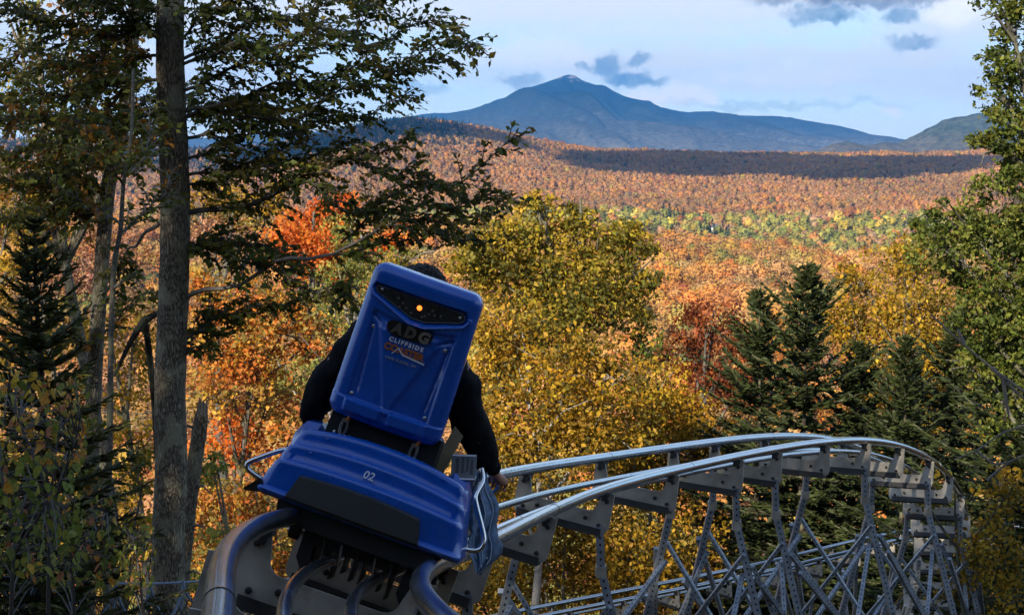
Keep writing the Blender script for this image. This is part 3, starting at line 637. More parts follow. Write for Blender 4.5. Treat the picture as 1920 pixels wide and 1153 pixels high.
def spruce(name, label, top, base_z, half_w, seed, group=None, step=.22, col=((.046, .062, .018), (.060, .078, .024), (.030, .044, .014)), twig_l=.24, dens=1.0, rise=.30, rag=0.0):
    """conifer: whorls of branches, each with side twigs of needle sprays"""
    R = rng(seed); x, y, z = top; root = empty(name, (x, y, base_z)); tag(root, label, 'tree', group); H = z - base_z
    mb = MB(); tube_path(mb, [(0.02 * math.sin(i * 1.3) * H * .1, 0, H * i / 14) for i in range(15)], .010 * H + .02, .008, 8)
    fo = Foliage(); cp = np.array(col); zz = H; i = 0
    P = []; Dd = []; S = []; Cc = []
    while zz > H * .06:
        t = 1 - zz / H; ln = half_w * min(1.0, (t * 1.25) ** .8 + .035); nb = int(5 + 4 * min(1, t * 3))
        for b in range(nb):
            a = R.random() * .7 + b * 6.283 / nb + i * .9; l = ln * R.uniform(.55 - .3 * rag, 1.12 + .2 * rag) * (1.2 if R.random() < .08 else 1)
            if R.random() < .14 * rag: continue
            el = rise + .55 * max(0, 1 - t * 3.2) - .22 * t
            dr = np.array([math.cos(a) * math.cos(el), math.sin(a) * math.cos(el), math.sin(el)]); n = max(3, int(l / .05 * .5))
            base = np.array([0, 0, zz]); pts = [base + dr * l * f + np.array([0, 0, .10 * l * f * f - .14 * l * math.sin(f * 2.6) * t]) for f in np.linspace(0, 1, 5)]
            mb.tube(pts, [.004 + .012 * l * (1 - f) for f in np.linspace(0, 1, 5)], 4, cap=False)
            side = np.cross(dr, [0, 0, 1.0]); side /= np.linalg.norm(side) + 1e-9
            m = int(dens * (10 + 46 * l)); f = R.random(m) ** .8 * .98 + .02; sg = R.choice([-1, 1, 0], m, p=[.42, .42, .16])
            seg = np.clip((f * 4).astype(int), 0, 3); fr = f * 4 - seg; pa = np.array(pts); q = pa[seg] * (1 - fr)[:, None] + pa[seg + 1] * fr[:, None]
            tl = twig_l * (.55 + .7 * R.random(m)) * (1.15 - .6 * f) * min(1.0, .5 + l)
            dv = dr[None] * (.75 + .2 * R.random((m, 1))) + side[None] * (sg * (.8 + .3 * R.random(m)))[:, None] + np.stack([R.normal(size=m) * .1, R.normal(size=m) * .1, R.normal(size=m) * .22 - .05], -1)
            dv /= np.linalg.norm(dv, axis=1)[:, None]
            P.append(q + dv * tl[:, None] * .5); Dd.append(dv); S.append(tl); Cc.append(cp[R.integers(0, len(cp), m)] * (1 + .25 * R.normal(size=(m, 1))))
        zz -= step * R.uniform(.7, 1.2) * (.55 + .6 * min(1, t * 3)); i += 1
    p = np.concatenate(P); dv = np.concatenate(Dd); s = np.concatenate(S); c = np.clip(np.concatenate(Cc), .003, .3)
    fo.add(*leaves_geo(p, s, c, R, up=1.2, aspect=.26, dirs=dv, fold=.04))
    fo.add(*leaves_geo(p, s * .9, c, R, up=.0, aspect=.22, dirs=dv + R.normal(size=dv.shape) * .12, fold=.04))
    mb.build('trunk', M['bark_dark'], root); fo.build('crown', M['needle'], root); return root

# ---- broad-leaved trees on the slope in front
lobed_tree('maple_tree', 'tall yellow green tree with orange tips standing in the middle, beyond the seat', 46,
  [(1012, 388, 40, 26), (1000, 372, 16, 14, 'orangemix'), (1085, 420, 44, 40), (1010, 440, 90, 56), (930, 455, 72, 50), (1125, 470, 84, 60), (1180, 452, 46, 40), (1205, 505, 34, 50), (960, 520, 110, 66), (1075, 540, 110, 80), (1170, 560, 60, 70), (1225, 650, 34, 50, 'green'), (890, 500, 60, 50), (1020, 610, 120, 70)],
  'yellowgreen', leaf=.15, dens=1.15, seed=3, trunk_u=1040, clump=.26)
lobed_tree('birch_tree', 'dense yellow birch just to the right of the rider', 33,
  [(960, 620, 90, 70), (930, 700, 90, 80), (1040, 690, 110, 80), (1140, 700, 90, 60), (1010, 790, 130, 90), (950, 870, 90, 90), (1120, 790, 120, 80)], 'yellow', leaf=.125, dens=.8, seed=5, trunk_u=1000, bark='bark_birch')
lobed_tree('birch_tree', 'golden birch growing behind the crest of the rails', 38,
  [(1220, 740, 80, 64), (1270, 800, 80, 70), (1180, 830, 110, 80), (1250, 880, 110, 90), (1330, 850, 70, 70), (1150, 900, 90, 80)], 'gold', leaf=.13, dens=.8, seed=6, trunk_u=1210, bark='bark_birch')
lobed_tree('birch_tree', 'yellow tree seen under the near rails and trestles', 35,
  [(990, 960, 110, 90), (1080, 1040, 130, 100), (960, 1090, 120, 90), (1200, 1020, 110, 90), (1180, 1120, 120, 80), (1310, 1040, 80, 80), (880, 1120, 90, 80)], 'yellow', leaf=.125, dens=.8, seed=7, trunk_u=1050)
lobed_tree('rust_tree', 'rust red tree between the yellow birch and the spruces', 42,
  [(1325, 600, 64, 34), (1300, 655, 60, 50), (1375, 640, 50, 44), (1320, 720, 62, 60), (1290, 790, 50, 60, 'orangemix'), (1385, 720, 56, 56)], 'rust', leaf=.12, dens=.8, seed=8)
lobed_tree('orange_tree', 'orange tree showing through between the two spruces', 52,
  [(1440, 640, 66, 54), (1470, 720, 70, 60), (1400, 790, 70, 60), (1540, 760, 60, 60)], 'orangemix', leaf=.12, dens=.6, seed=9)
lobed_tree('golden_tree', 'golden tree glowing behind the pointed spruce', 43,
  [(1610, 520, 50, 40), (1690, 480, 70, 44), (1640, 590, 74, 64), (1730, 550, 84, 64), (1610, 660, 60, 60), (1690, 660, 76, 70), (1750, 640, 70, 60), (1640, 740, 64, 60), (1580, 600, 44, 60), (1700, 760, 80, 64), (1780, 720, 70, 60), (1660, 830, 80, 56), (1790, 820, 90, 60)], 'gold', leaf=.13, dens=.75, seed=10, trunk_u=1680)
lobed_tree('poplar_tree', 'tall green poplar cut off by the right edge', 25,
  [(1890, 20, 58, 50), (1900, 100, 66, 54), (1880, 178, 50, 40), (1905, 235, 66, 46), (1850, 268, 52, 28), (1908, 300, 60, 44), (1890, 360, 76, 48), (1800, 410, 74, 38), (1735, 428, 44, 28), (1870, 440, 90, 56), (1780, 480, 86, 50), (1850, 530, 96, 54), (1920, 520, 70, 70), (1900, 610, 80, 60), (1830, 600, 70, 50), (1990, 200, 110, 180), (2000, 480, 110, 160), (1880, 690, 80, 60), (1910, 780, 70, 70), (1840, 680, 60, 44)],
  'green', leaf=.088, dens=1.0, seed=11, trunk_u=1935, clump=.22)
lobed_tree('understory_tree', 'low yellow leaved tree in the bottom right thicket', 18.5,
  [(1850, 1010, 70, 70), (1800, 1100, 60, 60), (1890, 930, 50, 60), (1900, 1110, 60, 70), (1720, 900, 60, 46)], 'gold', leaf=.07, dens=.5, seed=12)
lobed_tree('scarlet_maple', 'blazing orange maple glowing left of the seat top', 62,
  [(560, 430, 50, 40), (615, 415, 44, 40), (645, 395, 34, 30), (590, 470, 84, 50), (540, 460, 44, 36), (630, 500, 50, 40), (745, 440, 34, 26), (720, 460, 34, 30)], 'orange', leaf=.17, dens=1.5, seed=13, trunk_u=600)
lobed_tree('yellow_tree', 'pale yellow tree behind the big trunk beside the blazing maple', 74,
  [(430, 385, 60, 40), (490, 400, 50, 44), (400, 440, 60, 44, 'salmon'), (370, 380, 40, 36), (520, 360, 40, 30)], 'yellow', leaf=.19, dens=.7, seed=14)
lobed_tree('aspen_tree', 'light green aspen with pale stem left of the seat', 47,
  [(655, 440, 44, 44), (690, 490, 60, 50), (640, 520, 56, 54), (700, 560, 50, 54), (620, 600, 60, 54), (600, 690, 70, 54), (540, 720, 50, 44), (760, 480, 40, 30, 'yellowgreen')], 'lightgreen', leaf=.12, dens=.6, seed=15, trunk_u=652, bark='bark_birch')
lobed_tree('maple_tree', 'orange and yellow maple filling the gap right of the big trunk', 40,
  [(450, 570, 90, 60), (540, 600, 70, 60), (400, 640, 80, 60), (480, 660, 80, 60), (580, 640, 56, 50), (420, 730, 90, 56), (500, 760, 80, 56), (440, 820, 100, 60, 'orange'), (550, 830, 70, 56), (380, 540, 56, 44)], 'orangemix', leaf=.14, dens=.75, seed=16, trunk_u=440)
lobed_tree('yellow_maple', 'yellow maple low behind the broken snag', 28,
  [(440, 910, 90, 60), (400, 980, 90, 70), (500, 960, 80, 60), (430, 1060, 110, 80), (540, 1060, 90, 80), (640, 1080, 90, 80), (380, 1130, 90, 60), (760, 1110, 80, 70)], 'orangemix', leaf=.11, dens=.75, seed=17, trunk_u=440)
lobed_tree('yellow_maple', 'bright yellow leaved maple between the big trunk and the thin stem', 24,
  [(250, 620, 50, 60), (235, 720, 56, 64), (255, 830, 50, 70), (240, 940, 60, 70), (250, 1050, 60, 70), (140, 640, 70, 60), (130, 960, 70, 80), (170, 860, 50, 60)], 'yellow', leaf=.085, dens=.5, seed=18, trunk_u=245)
lobed_tree('salmon_tree', 'salmon coloured tree far behind the left spruce', 70,
  [(140, 420, 70, 50), (230, 470, 60, 50), (60, 440, 70, 60, 'yellow'), (-20, 420, 60, 60), (150, 520, 80, 60)], 'salmon', leaf=.18, dens=.7, seed=19)
lobed_tree('yellow_tree', 'yellow leaved tree at the left edge behind the spruce', 30,
  [(20, 380, 60, 60), (60, 460, 60, 60), (-10, 560, 60, 90), (100, 330, 60, 50, 'yellowgreen'), (40, 680, 80, 70), (20, 850, 80, 100)], 'yellow', leaf=.095, dens=.5, seed=20)

lobed_tree('maple_tree', 'olive leaved maple filling the top left corner behind the curved trunk', 17.5, [(30, 40, 70, 50), (140, 30, 60, 44), (220, 90, 50, 44), (70, 130, 80, 50), (170, 180, 60, 44), (40, 220, 70, 50), (110, 280, 80, 44), (210, 290, 50, 44), (20, 330, 60, 50), (160, 370, 60, 40), (250, 200, 36, 40), (90, 400, 60, 40)], 'beechwarm', leaf=.07, dens=.22, seed=44, trunk_u=110, bark='bark')
lobed_tree('hobblebush', 'dark green shrub under the curved grey trunk', 12.5, [(120, 780, 60, 60), (60, 860, 70, 70), (150, 900, 60, 60), (90, 980, 80, 60), (30, 1060, 80, 60), (170, 1030, 60, 60)], 'beechwarm', leaf=.06, dens=.26, seed=41, trunk_u=100, cat='shrub', group='shrubs under the left hand trees')
lobed_tree('hobblebush', 'yellow green shrub at the foot of the thin pale stem', 14, [(250, 1000, 50, 60), (240, 1090, 70, 60), (140, 1110, 80, 50), (270, 900, 40, 50)], 'yellowgreen', leaf=.06, dens=.26, seed=42, trunk_u=245, cat='shrub', group='shrubs under the left hand trees')
lobed_tree('hobblebush', 'green shrub behind the snag and the near rail', 17, [(400, 880, 40, 50), (420, 1010, 60, 60), (380, 1090, 60, 60)], 'lightgreen', leaf=.075, dens=.35, seed=43, trunk_u=400, cat='shrub', group='shrubs under the left hand trees')
# ---- conifers
def sp(u, v, d, w, *a, **k):
    t = at(u, v, d); return dict(top=t, base_z=float(ground_h(t.x, t.y)), half_w=w)
spruce('spruce_tree', 'tall pointed spruce rising behind the crest of the rails', **sp(1512, 508, 36, 5.2), seed=1, step=.40, twig_l=.30, dens=1.15, rag=.6)
spruce('spruce_tree', 'slimmer spruce to the left of the tall pointed one', **sp(1426, 556, 38, 4.6), seed=2, step=.42, twig_l=.30, dens=1.15, rag=.6)
spruce('spruce_tree', 'short ragged spruce to the right of the tall pointed one', **sp(1608, 652, 37, 4.0), seed=7, step=.40, twig_l=.32, dens=1.1, rag=.6)
spruce('spruce_tree', 'spruce standing in front of the golden tree near the right edge', **sp(1792, 600, 36, 3.6), seed=8, step=.40, twig_l=.31, dens=1.1, rag=.5)
spruce('spruce_tree', 'dark spruce under the poplar at the right edge', **sp(1890, 560, 28, 3.5), seed=3, step=.32, twig_l=.27, dens=1.2)
spruce('spruce_tree', 'broad spruce behind the far bend of the rails', **sp(1700, 640, 34, 3.3), seed=4, step=.38, twig_l=.28, dens=1.2)
spruce('spruce_tree', 'young dark spruce at the left behind the maple saplings', **sp(66, 420, 9.0, 1.2), seed=5, step=.125, twig_l=.13, dens=1.5, rise=.26, col=((.09, .10, .028), (.12, .125, .034), (.065, .075, .022)))
spruce('spruce_tree', 'low spruce in the bottom right corner behind the trestles', **sp(1960, 740, 20, 2.2), seed=6, step=.28)

# ---- undergrowth that nobody could count
def undergrowth():
    R = rng(77); fo = Foliage(); pals = [PAL['yellow'], PAL['orangemix'], PAL['yellowgreen'], PAL['green'], PAL['gold']]
    n = 5200; d = 11 + 100 * R.random(n) ** 1.7; t = (R.random(n) - .5) * .9; x = t * d * 1.0; z0 = ground_h(x, d)
    hh = R.random(n) ** 1.4 * np.clip(.8 + d * .05, .8, 4.5)
    near = (d < 24); hh[near] *= .55
    sel = np.abs(x - 0) > -1; f = fbm(x, d, 7, 5.0); pi = np.clip(((f + 1.4) / 2.8 * 5).astype(int), 0, 4)
    lf = np.clip(.05 + d * .0026, .07, .3)
    per = 26; P = np.stack([x, d, z0 + hh + .15], -1); col = np.array([pals[k][R.integers(0, len(pals[k]))] for k in pi]) * .8
    sg = np.clip(.16 + d * .008, .18, .7)
    p = np.repeat(P, per, 0) + R.normal(size=(n * per, 3)) * np.repeat(sg, per)[:, None]
    c = np.repeat(col, per, 0) * (1 + .22 * R.normal(size=(n * per, 1)))
    fo.add(*leaves_geo(p, np.repeat(lf, per) * (.6 + .8 * R.random(n * per)), np.clip(c, .004, .8), R))
    o = fo.build('undergrowth', M['leaf'], None); tag(o, 'mixed yellow and green leafy undergrowth covering the slope')
undergrowth()

# ---- the big tree at the left and its neighbours
def bough(mb_parent, path, r0, r1, R, fo, pal, leaf, twigs, tw_len, start=.06, droop=.25, mat='twig', spread=2.0, lpt=17):
    """a branch with flat sprays of alternate twigs and leaves"""
    pts = curve_pts(path, 18); ph = R.uniform(0, 6, 3); ll = (Vector(path[-1]) - Vector(path[0])).length; pts = [p + Vector((math.sin(i * .9 + ph[0]) * .5, math.sin(i * .7 + ph[1]), math.sin(i * 1.15 + ph[2]))) * (.022 * ll * min(1, i / 5)) for i, p in enumerate(pts)]; P = np.array([list(p) for p in pts])
    mb = MB(); tube_path(mb, pts, r0, r1, 6); pa = np.array(PAL[pal])
    lp = []; ld = []; ln = []; lc = []
    for i in range(twigs):
        f = start + (1 - start) * ((i + R.random()) / twigs); k = min(int(f * 17), 16); q = P[k] + (P[k + 1] - P[k]) * (f * 17 - k)
        dr = P[k + 1] - P[k]; dr /= np.linalg.norm(dr); sd = np.cross(dr, [0, 0, 1.0]); sd /= np.linalg.norm(sd) + 1e-9
        up = np.cross(sd, dr); s = 1 if i % 2 else -1; L_ = tw_len * (1.15 - .75 * f) * R.uniform(.6, 1.25)
        a = R.uniform(.5, 1.1); tilt = R.normal() * .30 * spread
        dv = dr * math.cos(a) + (sd * math.cos(tilt) + up * math.sin(tilt)) * s * math.sin(a); dv[2] -= droop * .1
        e = [q, q + dv * L_ * .5 + np.array([0, 0, .02]), q + dv * L_ + np.array([0, 0, -droop * L_ * .35])]
        mb.tube(e, [.0055, .004, .002], 4, cap=False)
        m = max(4, int(lpt * L_ / tw_len * 1.1)); base_col = pa[R.integers(0, len(pa))] * (1 + .2 * R.normal())
        for j in range(m):
            g = (j + .6) / m; b_ = e[0] + (e[1] - e[0]) * g * 2 if g < .5 else e[1] + (e[2] - e[1]) * (g - .5) * 2
            tdir = (e[2] - e[0]); tdir = tdir / np.linalg.norm(tdir); ss = np.cross(tdir, [0, 0, 1.0]); ss /= np.linalg.norm(ss) + 1e-9
            ldir = tdir * .6 + ss * (1 if j % 2 else -1) * .8 + np.array([0, 0, -.35 + .45 * R.normal()]) + R.normal(size=3) * .25; ldir /= np.linalg.norm(ldir)
            lp.append(b_ + ldir * leaf * .5); ld.append(ldir); ln.append(np.array([0, 0, 1.0]) + R.normal(size=3) * .5); lc.append(base_col * (1 + .22 * R.normal()))
    lp = np.array(lp); fo.add(*leaves_geo(lp, leaf * (.65 + .6 * R.random(len(lp))), np.clip(np.array(lc), .004, .6), R, aspect=.66, dirs=np.array(ld), nrm=np.array(ln), fold=.08))
    return mb
def bough_tree(name, label, d, base_uv, trunk_pts, r0, r1, boughs, bark, seed, leaf=.068, sway=.9, seg=20, wob=.05):
    R = rng(seed); tp = [at(u, v, d + dd) for u, v, dd in trunk_pts]
    gx, gy = tp[-1].x, tp[-1].y; gz = float(ground_h(gx, gy)); path = [Vector((gx, gy, gz - .1))] + tp[::-1]
    O = Vector((gx, gy, gz)); root = empty(name, O); tag(root, label, 'tree')
    pts = curve_pts([p - O for p in path], 70)
    mb = MB(); n = len(pts); mb.tube(pts, [(r0 + (r1 - r0) * i / (n - 1)) * (1 + .5 * max(0, 1 - i / 6.0)) for i in range(n)], seg, wob=wob, seed=seed); mb.build('trunk', M[bark], root)
    for B in boughs:
        pv, kw = B; dz = kw.pop('dz', R.uniform(-1, 1) * sway)
        m = len(pv); path = [at(u, v, d + dz * (i / (m - 1)) ** 1.2) - O for i, (u, v) in enumerate(pv)]
        fo = Foliage(); a = dict(r0=.015, r1=.003, pal='beech', twigs=34, tw_len=.42, mat='twig'); a.update(kw); mt = a['mat']; a['twigs'] = int(a['twigs'] * 1.75); a['tw_len'] *= 1.05
        b = bough(None, path, a.pop('r0'), a.pop('r1'), R, fo, a.pop('pal'), leaf, a.pop('twigs'), a.pop('tw_len'), **a)
        bo = b.build('bough', M[mt], root); fo.build('foliage', M['leaf'], bo)
    return root
bough_tree('beech_tree', 'tall beech with the thickest lichen spotted trunk and leafy boughs reaching over the seat', 13.0, None,
  [(326, -160, .0), (319, 60, 0), (322, 200, 0), (329, 380, 0), (325, 560, 0), (319, 720, 0), (321, 860, 0), (316, 1000, 0), (317, 1160, 0)], .150, .112,
  [([(345, 560), (400, 540), (470, 515), (560, 492), (660, 448), (760, 425), (870, 405), (965, 388)], dict(dz=-1.2, r0=.022, start=.62, twigs=26, tw_len=.4, mat='twig_pale')),
   ([(600, 480), (690, 465), (780, 440), (850, 440), (905, 465)], dict(dz=-.8, r0=.012, twigs=22, tw_len=.3)),
   ([(640, 455), (690, 410), (760, 390), (850, 385), (920, 372)], dict(dz=-1.2, r0=.012, twigs=26, tw_len=.34)),
   ([(345, 400), (440, 385), (560, 345), (640, 385), (720, 375), (800, 350), (890, 320), (985, 262)], dict(dz=-.9, r0=.024, twigs=46, tw_len=.42)),
   ([(345, 350), (420, 330), (560, 290), (680, 285), (765, 265)], dict(dz=.6, twigs=40)),
   ([(345, 330), (440, 320), (560, 320), (680, 312), (790, 330)], dict(dz=-.5, twigs=40, tw_len=.46)),
   ([(345, 300), (450, 265), (570, 235), (680, 215), (765, 182)], dict(dz=.9, twigs=40)),
   ([(345, 260), (480, 225), (620, 190), (760, 115), (900, 75)], dict(dz=-1.0, twigs=50, tw_len=.45)),
   ([(345, 210), (480, 175), (620, 140), (740, 125), (845, 120)], dict(dz=.4, twigs=44, tw_len=.42)),
   ([(345, 170), (480, 120), (600, 100), (740, 62), (862, 40)], dict(dz=-.4, twigs=48, tw_len=.42)),
   ([(345, 110), (450, 60), (560, 25), (680, 0), (750, -8)], dict(dz=.8, twigs=46, tw_len=.48)),
   ([(345, 70), (420, 0), (540, -40), (680, -60)], dict(dz=-.8, twigs=46, tw_len=.5)),
   ([(345, 120), (420, 95), (520, 80), (640, 55), (700, 20)], dict(dz=-1.6, twigs=46, tw_len=.5)),
   ([(345, 220), (420, 200), (500, 205), (600, 210)], dict(dz=1.6, twigs=40, tw_len=.5)),
   ([(345, 450), (410, 470), (500, 500), (600, 545), (655, 550)], dict(dz=-.6, twigs=44, tw_len=.36)),
   ([(345, 470), (420, 455), (500, 465), (560, 490)], dict(dz=.8, twigs=26, tw_len=.36)),
   ([(345, 640), (400, 600), (470, 580), (550, 565)], dict(dz=.5, twigs=26, tw_len=.32)),
   ([(345, 660), (390, 640), (440, 600)], dict(dz=.2, twigs=10, tw_len=.22, r0=.012)),
   ([(300, 75), (262, 45), (222, 18), (172, -4)], dict(dz=-.5, r0=.02, twigs=26, tw_len=.5, mat='twig_pale')),
   ([(298, 105), (200, 115), (90, 108), (-60, 100)], dict(dz=.8, twigs=50, tw_len=.5, pal='beechwarm')),
   ([(298, 60), (190, 60), (60, 30), (-60, 20)], dict(dz=-.4, twigs=52, tw_len=.55)),
   ([(298, 150), (200, 165), (90, 180), (-40, 200)], dict(dz=-1.0, twigs=50, tw_len=.5, pal='beechwarm')),
   ([(298, 20), (200, -20), (90, -40)], dict(dz=.4, twigs=46, tw_len=.5)),
   ([(298, 250), (220, 240), (120, 260), (20, 300)], dict(dz=.6, twigs=46, tw_len=.5, pal='beechwarm')),
   ([(298, 420), (255, 455), (232, 490), (210, 560)], dict(dz=.5, r0=.02, twigs=14, tw_len=.3, mat='twig_pale', start=.5)),
   ([(298, 200), (250, 225), (210, 235), (150, 240)], dict(dz=-1.2, twigs=34, tw_len=.45, pal='beechwarm'))],
  'bark', 21)
bough_tree('maple_tree', 'second tall tree left of the beech with a curved grey trunk', 14.5, None,
  [(262, -140, 0), (252, 30, 0), (240, 150, 0), (226, 260, 0), (205, 340, 0), (192, 480, 0), (180, 660, 0), (172, 850, 0), (164, 1160, 0)], .078, .058,
  [([(238, 150), (170, 120), (60, 130), (-40, 150)], dict(dz=.8, twigs=46, tw_len=.5, pal='beechwarm')),
   ([(225, 250), (150, 230), (70, 220), (-40, 240)], dict(dz=-.8, twigs=48, tw_len=.5, pal='beechwarm')),
   ([(215, 300), (150, 305), (90, 310), (20, 300)], dict(dz=.5, twigs=40, tw_len=.48, pal='beechwarm')),
   ([(200, 360), (150, 345), (80, 350), (-20, 330)], dict(dz=-.6, twigs=44, tw_len=.48, pal='beechwarm')),
   ([(195, 400), (130, 400), (60, 395), (-20, 410)], dict(dz=.6, twigs=40, tw_len=.42, pal='beechwarm')),
   ([(235, 200), (290, 190), (350, 190), (420, 240)], dict(dz=1.2, twigs=30, tw_len=.45)),
   ([(215, 330), (260, 290), (290, 260), (330, 230)], dict(dz=1.0, twigs=20, tw_len=.4, pal='beechwarm')),
   ([(195, 420), (160, 380), (110, 355), (55, 330)], dict(dz=-.9, r0=.02, twigs=8, tw_len=.25, mat='twig_pale', start=.5)),
   ([(180, 640), (220, 600), (260, 560), (300, 545)], dict(dz=.8, twigs=18, tw_len=.35, pal='beechwarm')),
   ([(180, 660), (120, 630), (60, 640), (0, 620)], dict(dz=-.8, twigs=26, tw_len=.4, pal='beechwarm'))],
  'bark', 22, leaf=.068)
bough_tree('young_birch', 'thin pale stemmed young tree between the two thick left trunks', 11.5, None,
  [(250, 130, .4), (246, 250, .2), (232, 340, .1), (226, 430, 0), (214, 500, 0), (208, 640, 0), (206, 800, 0), (203, 960, 0), (200, 1160, 0)], .030, .012,
  [([(215, 540), (228, 528), (244, 520), (254, 512)], dict(dz=-.3, r0=.014, r1=.007, twigs=2, tw_len=.1, mat='twig_pale', start=.5)),
   ([(224, 440), (270, 400), (300, 370), (330, 320)], dict(dz=.6, r0=.014, twigs=14, tw_len=.3, pal='beechwarm', mat='twig_pale')),
   ([(226, 420), (180, 390), (140, 370), (100, 345)], dict(dz=-.4, r0=.012, twigs=12, tw_len=.3, pal='beechwarm', mat='twig_pale')),
   ([(235, 330), (270, 300), (278, 260), (284, 200)], dict(dz=.4, r0=.016, twigs=14, tw_len=.3, pal='beechwarm', mat='twig_pale')),
   ([(232, 350), (200, 300), (160, 280)], dict(dz=-.6, r0=.01, twigs=14, tw_len=.3, pal='beechwarm'))],
  'bark_smooth', 23, leaf=.052, seg=10, wob=.03)
# broken snag beside the big trunk
def snag():
    d = 13.6; pp = [(378, 776), (368, 850), (356, 930), (346, 1010), (338, 1090), (332, 1180)]
    P = [at(u, v, d) for u, v in pp][::-1]; gz = float(ground_h(P[0].x, P[0].y)); O = Vector((P[0].x - .1, P[0].y, gz)); root = empty('broken_snag', O); tag(root, 'leaning dead snag with a splintered pale top right of the beech', 'dead tree')
    mb = MB(); pts = curve_pts([O * 1.0 - O] + [p - O for p in P], 40); mb.tube(pts, [.095 - .032 * i / 39 for i in range(40)], 14, wob=.12, seed=4); mb.build('trunk', M['bark'], root)
    top = pts[-1]; ax = (pts[-1] - pts[-3]).normalized(); mb = MB(); R = random.Random(3)
    for k in range(9):
        a = k * .7; b = top + Vector((math.cos(a), math.sin(a), 0)) * .035; mb.tube([b - ax * .04, b + ax * .05, b + ax * R.uniform(.07, .16) + Vector((R.uniform(-.01, .01), 0, 0))], [.022, .016, .003], 5)
    mb.build('splintered_top', M['twig_pale'], root)
    mb = MB()
    for k, (f, s) in enumerate(((.93, -1), (.7, 1), (.55, 1), (.42, -1), (.36, 1))):
        q = pts[int(f * 39)]; mb2 = MB(); mb2.tube([q, q + Vector((s * .12, -.05, .05)), q + Vector((s * .19, -.07, .03 - .05 * (k % 2)))], [.018, .012, .006], 6); mb2.build('branch_stub', M['twig_pale'], root)
snag()
def dead_branch(label, pts, d, r0, r1, mat, forks=()):
    P = [at(u, v, d + k) for u, v, k in pts]; O = P[0]; root = empty('dead_branch', O); tag(root, label, 'branch')
    mb = MB(); tube_path(mb, curve_pts([p - O for p in P], 20), r0, r1, 7, wob=.08); mb.build('stem', M[mat], root)
    for fk in forks:
        Q = [at(u, v, d + k) - O for u, v, k in fk]; mb = MB(); tube_path(mb, curve_pts(Q, 10), r1 * 1.4, r1 * .4, 5); mb.build('side_branch', M[mat], root)
dead_branch('dead pole snapped into an upside down V beside the beech', [(304, 1260, .2), (298, 900, .2), (290, 760, .2), (283, 690, .1), (272, 600, 0)], 13.4, .035, .028, 'bark_dark', [[(272, 598, 0), (245, 640, -.1), (214, 705, -.2)], [(272, 600, 0), (290, 590, .1), (305, 584, .2)]])
dead_branch('long bare grey branch slanting down at the right edge', [(1745, 590, 0), (1800, 640, 0), (1860, 690, 0), (1935, 745, 0), (2010, 800, .3)], 14.0, .007, .016, 'twig_pale', [[(1808, 646, 0), (1800, 628, 0), (1796, 616, 0)], [(1880, 705, 0), (1888, 760, 0), (1892, 782, 0)], [(1860, 690, 0), (1900, 730, 0), (1940, 765, 0)]])
dead_branch('bare curved twig low at the right edge above the trestles', [(1790, 860, 0), (1830, 845, 0), (1880, 812, 0), (1940, 792, 0)], 13.5, .006, .010, 'twig_pale', [[(1830, 845, 0), (1870, 870, 0), (1925, 850, 0)], [(1850, 900, 0), (1890, 868, 0), (1930, 850, 0)]])

# ---- maple saplings close by, lower left: every leaf is its own piece
def maple_leaf_mesh(name, col, seed):
    R = random.Random(seed); ang = [(0, 1.0), (16, .42), (38, .78), (58, .36), (78, .66), (100, .32), (140, .42), (172, .10)]
    out = [(math.sin(math.radians(a)) * r, math.cos(math.radians(a)) * r) for a, r in ang]; poly = out + [(-x, y) for x, y in out[::-1]][:-1][0:]
    poly = out + [(-x, y) for x, y in out[:0:-1]]
    n = len(poly); cz = .10; vs = [(0, .05, 0)] + [(x * .5, y * .5, abs(x) * .16 + R.uniform(-.03, .03) - .10 * max(0, y) ** 2) for x, y in poly]
    fs = [(0, i + 1, (i + 1) % n + 1) for i in range(n)]
    vs += [(0, -.42, -.02), (.012, -.05, 0), (-.012, -.05, 0)]; fs.append((n + 1, n + 2, n + 3))
    c = np.array([col] * len(vs)) * (1 + .15 * rng(seed).normal(size=(len(vs), 1)))
    return quick_mesh(name, np.array(vs), np.array(fs), M['leaf'], np.clip(c, .005, .8))
def oval_leaf_mesh(name, col, seed):
    R = random.Random(seed); n = 7; vs = []; fs = []; bend = R.uniform(.15, .4); fold = R.uniform(.1, .3)
    for i in range(n):
        t = i / (n - 1); w = .30 * math.sin(math.pi * min(1, t * .96 + .04)) ** .8 * (1.15 - .4 * t) + (.03 if i % 2 else 0); y = -.5 + t; z = -bend * t * t
        vs += [(-w, y, z + w * fold + R.uniform(-.02, .02)), (0, y, z), (w, y, z + w * fold + R.uniform(-.02, .02))]
    for i in range(n - 1):
        for j in (0, 1): a = i * 3 + j; fs += [(a, a + 1, a + 4), (a, a + 4, a + 3)]
    k = len(vs); vs += [(0, -.72, .02), (.012, -.48, 0), (-.012, -.48, 0)]; fs.append((k, k + 1, k + 2))
    c = np.array([col] * len(vs)) * (1 + .15 * rng(seed).normal(size=(len(vs), 1)))
    return quick_mesh(name, np.array(vs), np.array(fs), M['leaf'], np.clip(c, .005, .8))
LEAFS = [maple_leaf_mesh('leaf', c, i) for i, c in enumerate([(.17, .21, .04), (.21, .25, .046), (.27, .28, .05), (.14, .17, .034), (.56, .34, .045), (.56, .25, .035), (.62, .40, .055), (.44, .16, .06), (.34, .31, .055), (.48, .22, .12)])]
LEAFS += [oval_leaf_mesh('leaf', c, 50 + i) for i, c in enumerate([(.17, .21, .04), (.21, .25, .046), (.27, .28, .05), (.14, .17, .034), (.56, .34, .045), (.56, .25, .035), (.62, .40, .055), (.44, .16, .06), (.34, .31, .055), (.48, .22, .12)])]
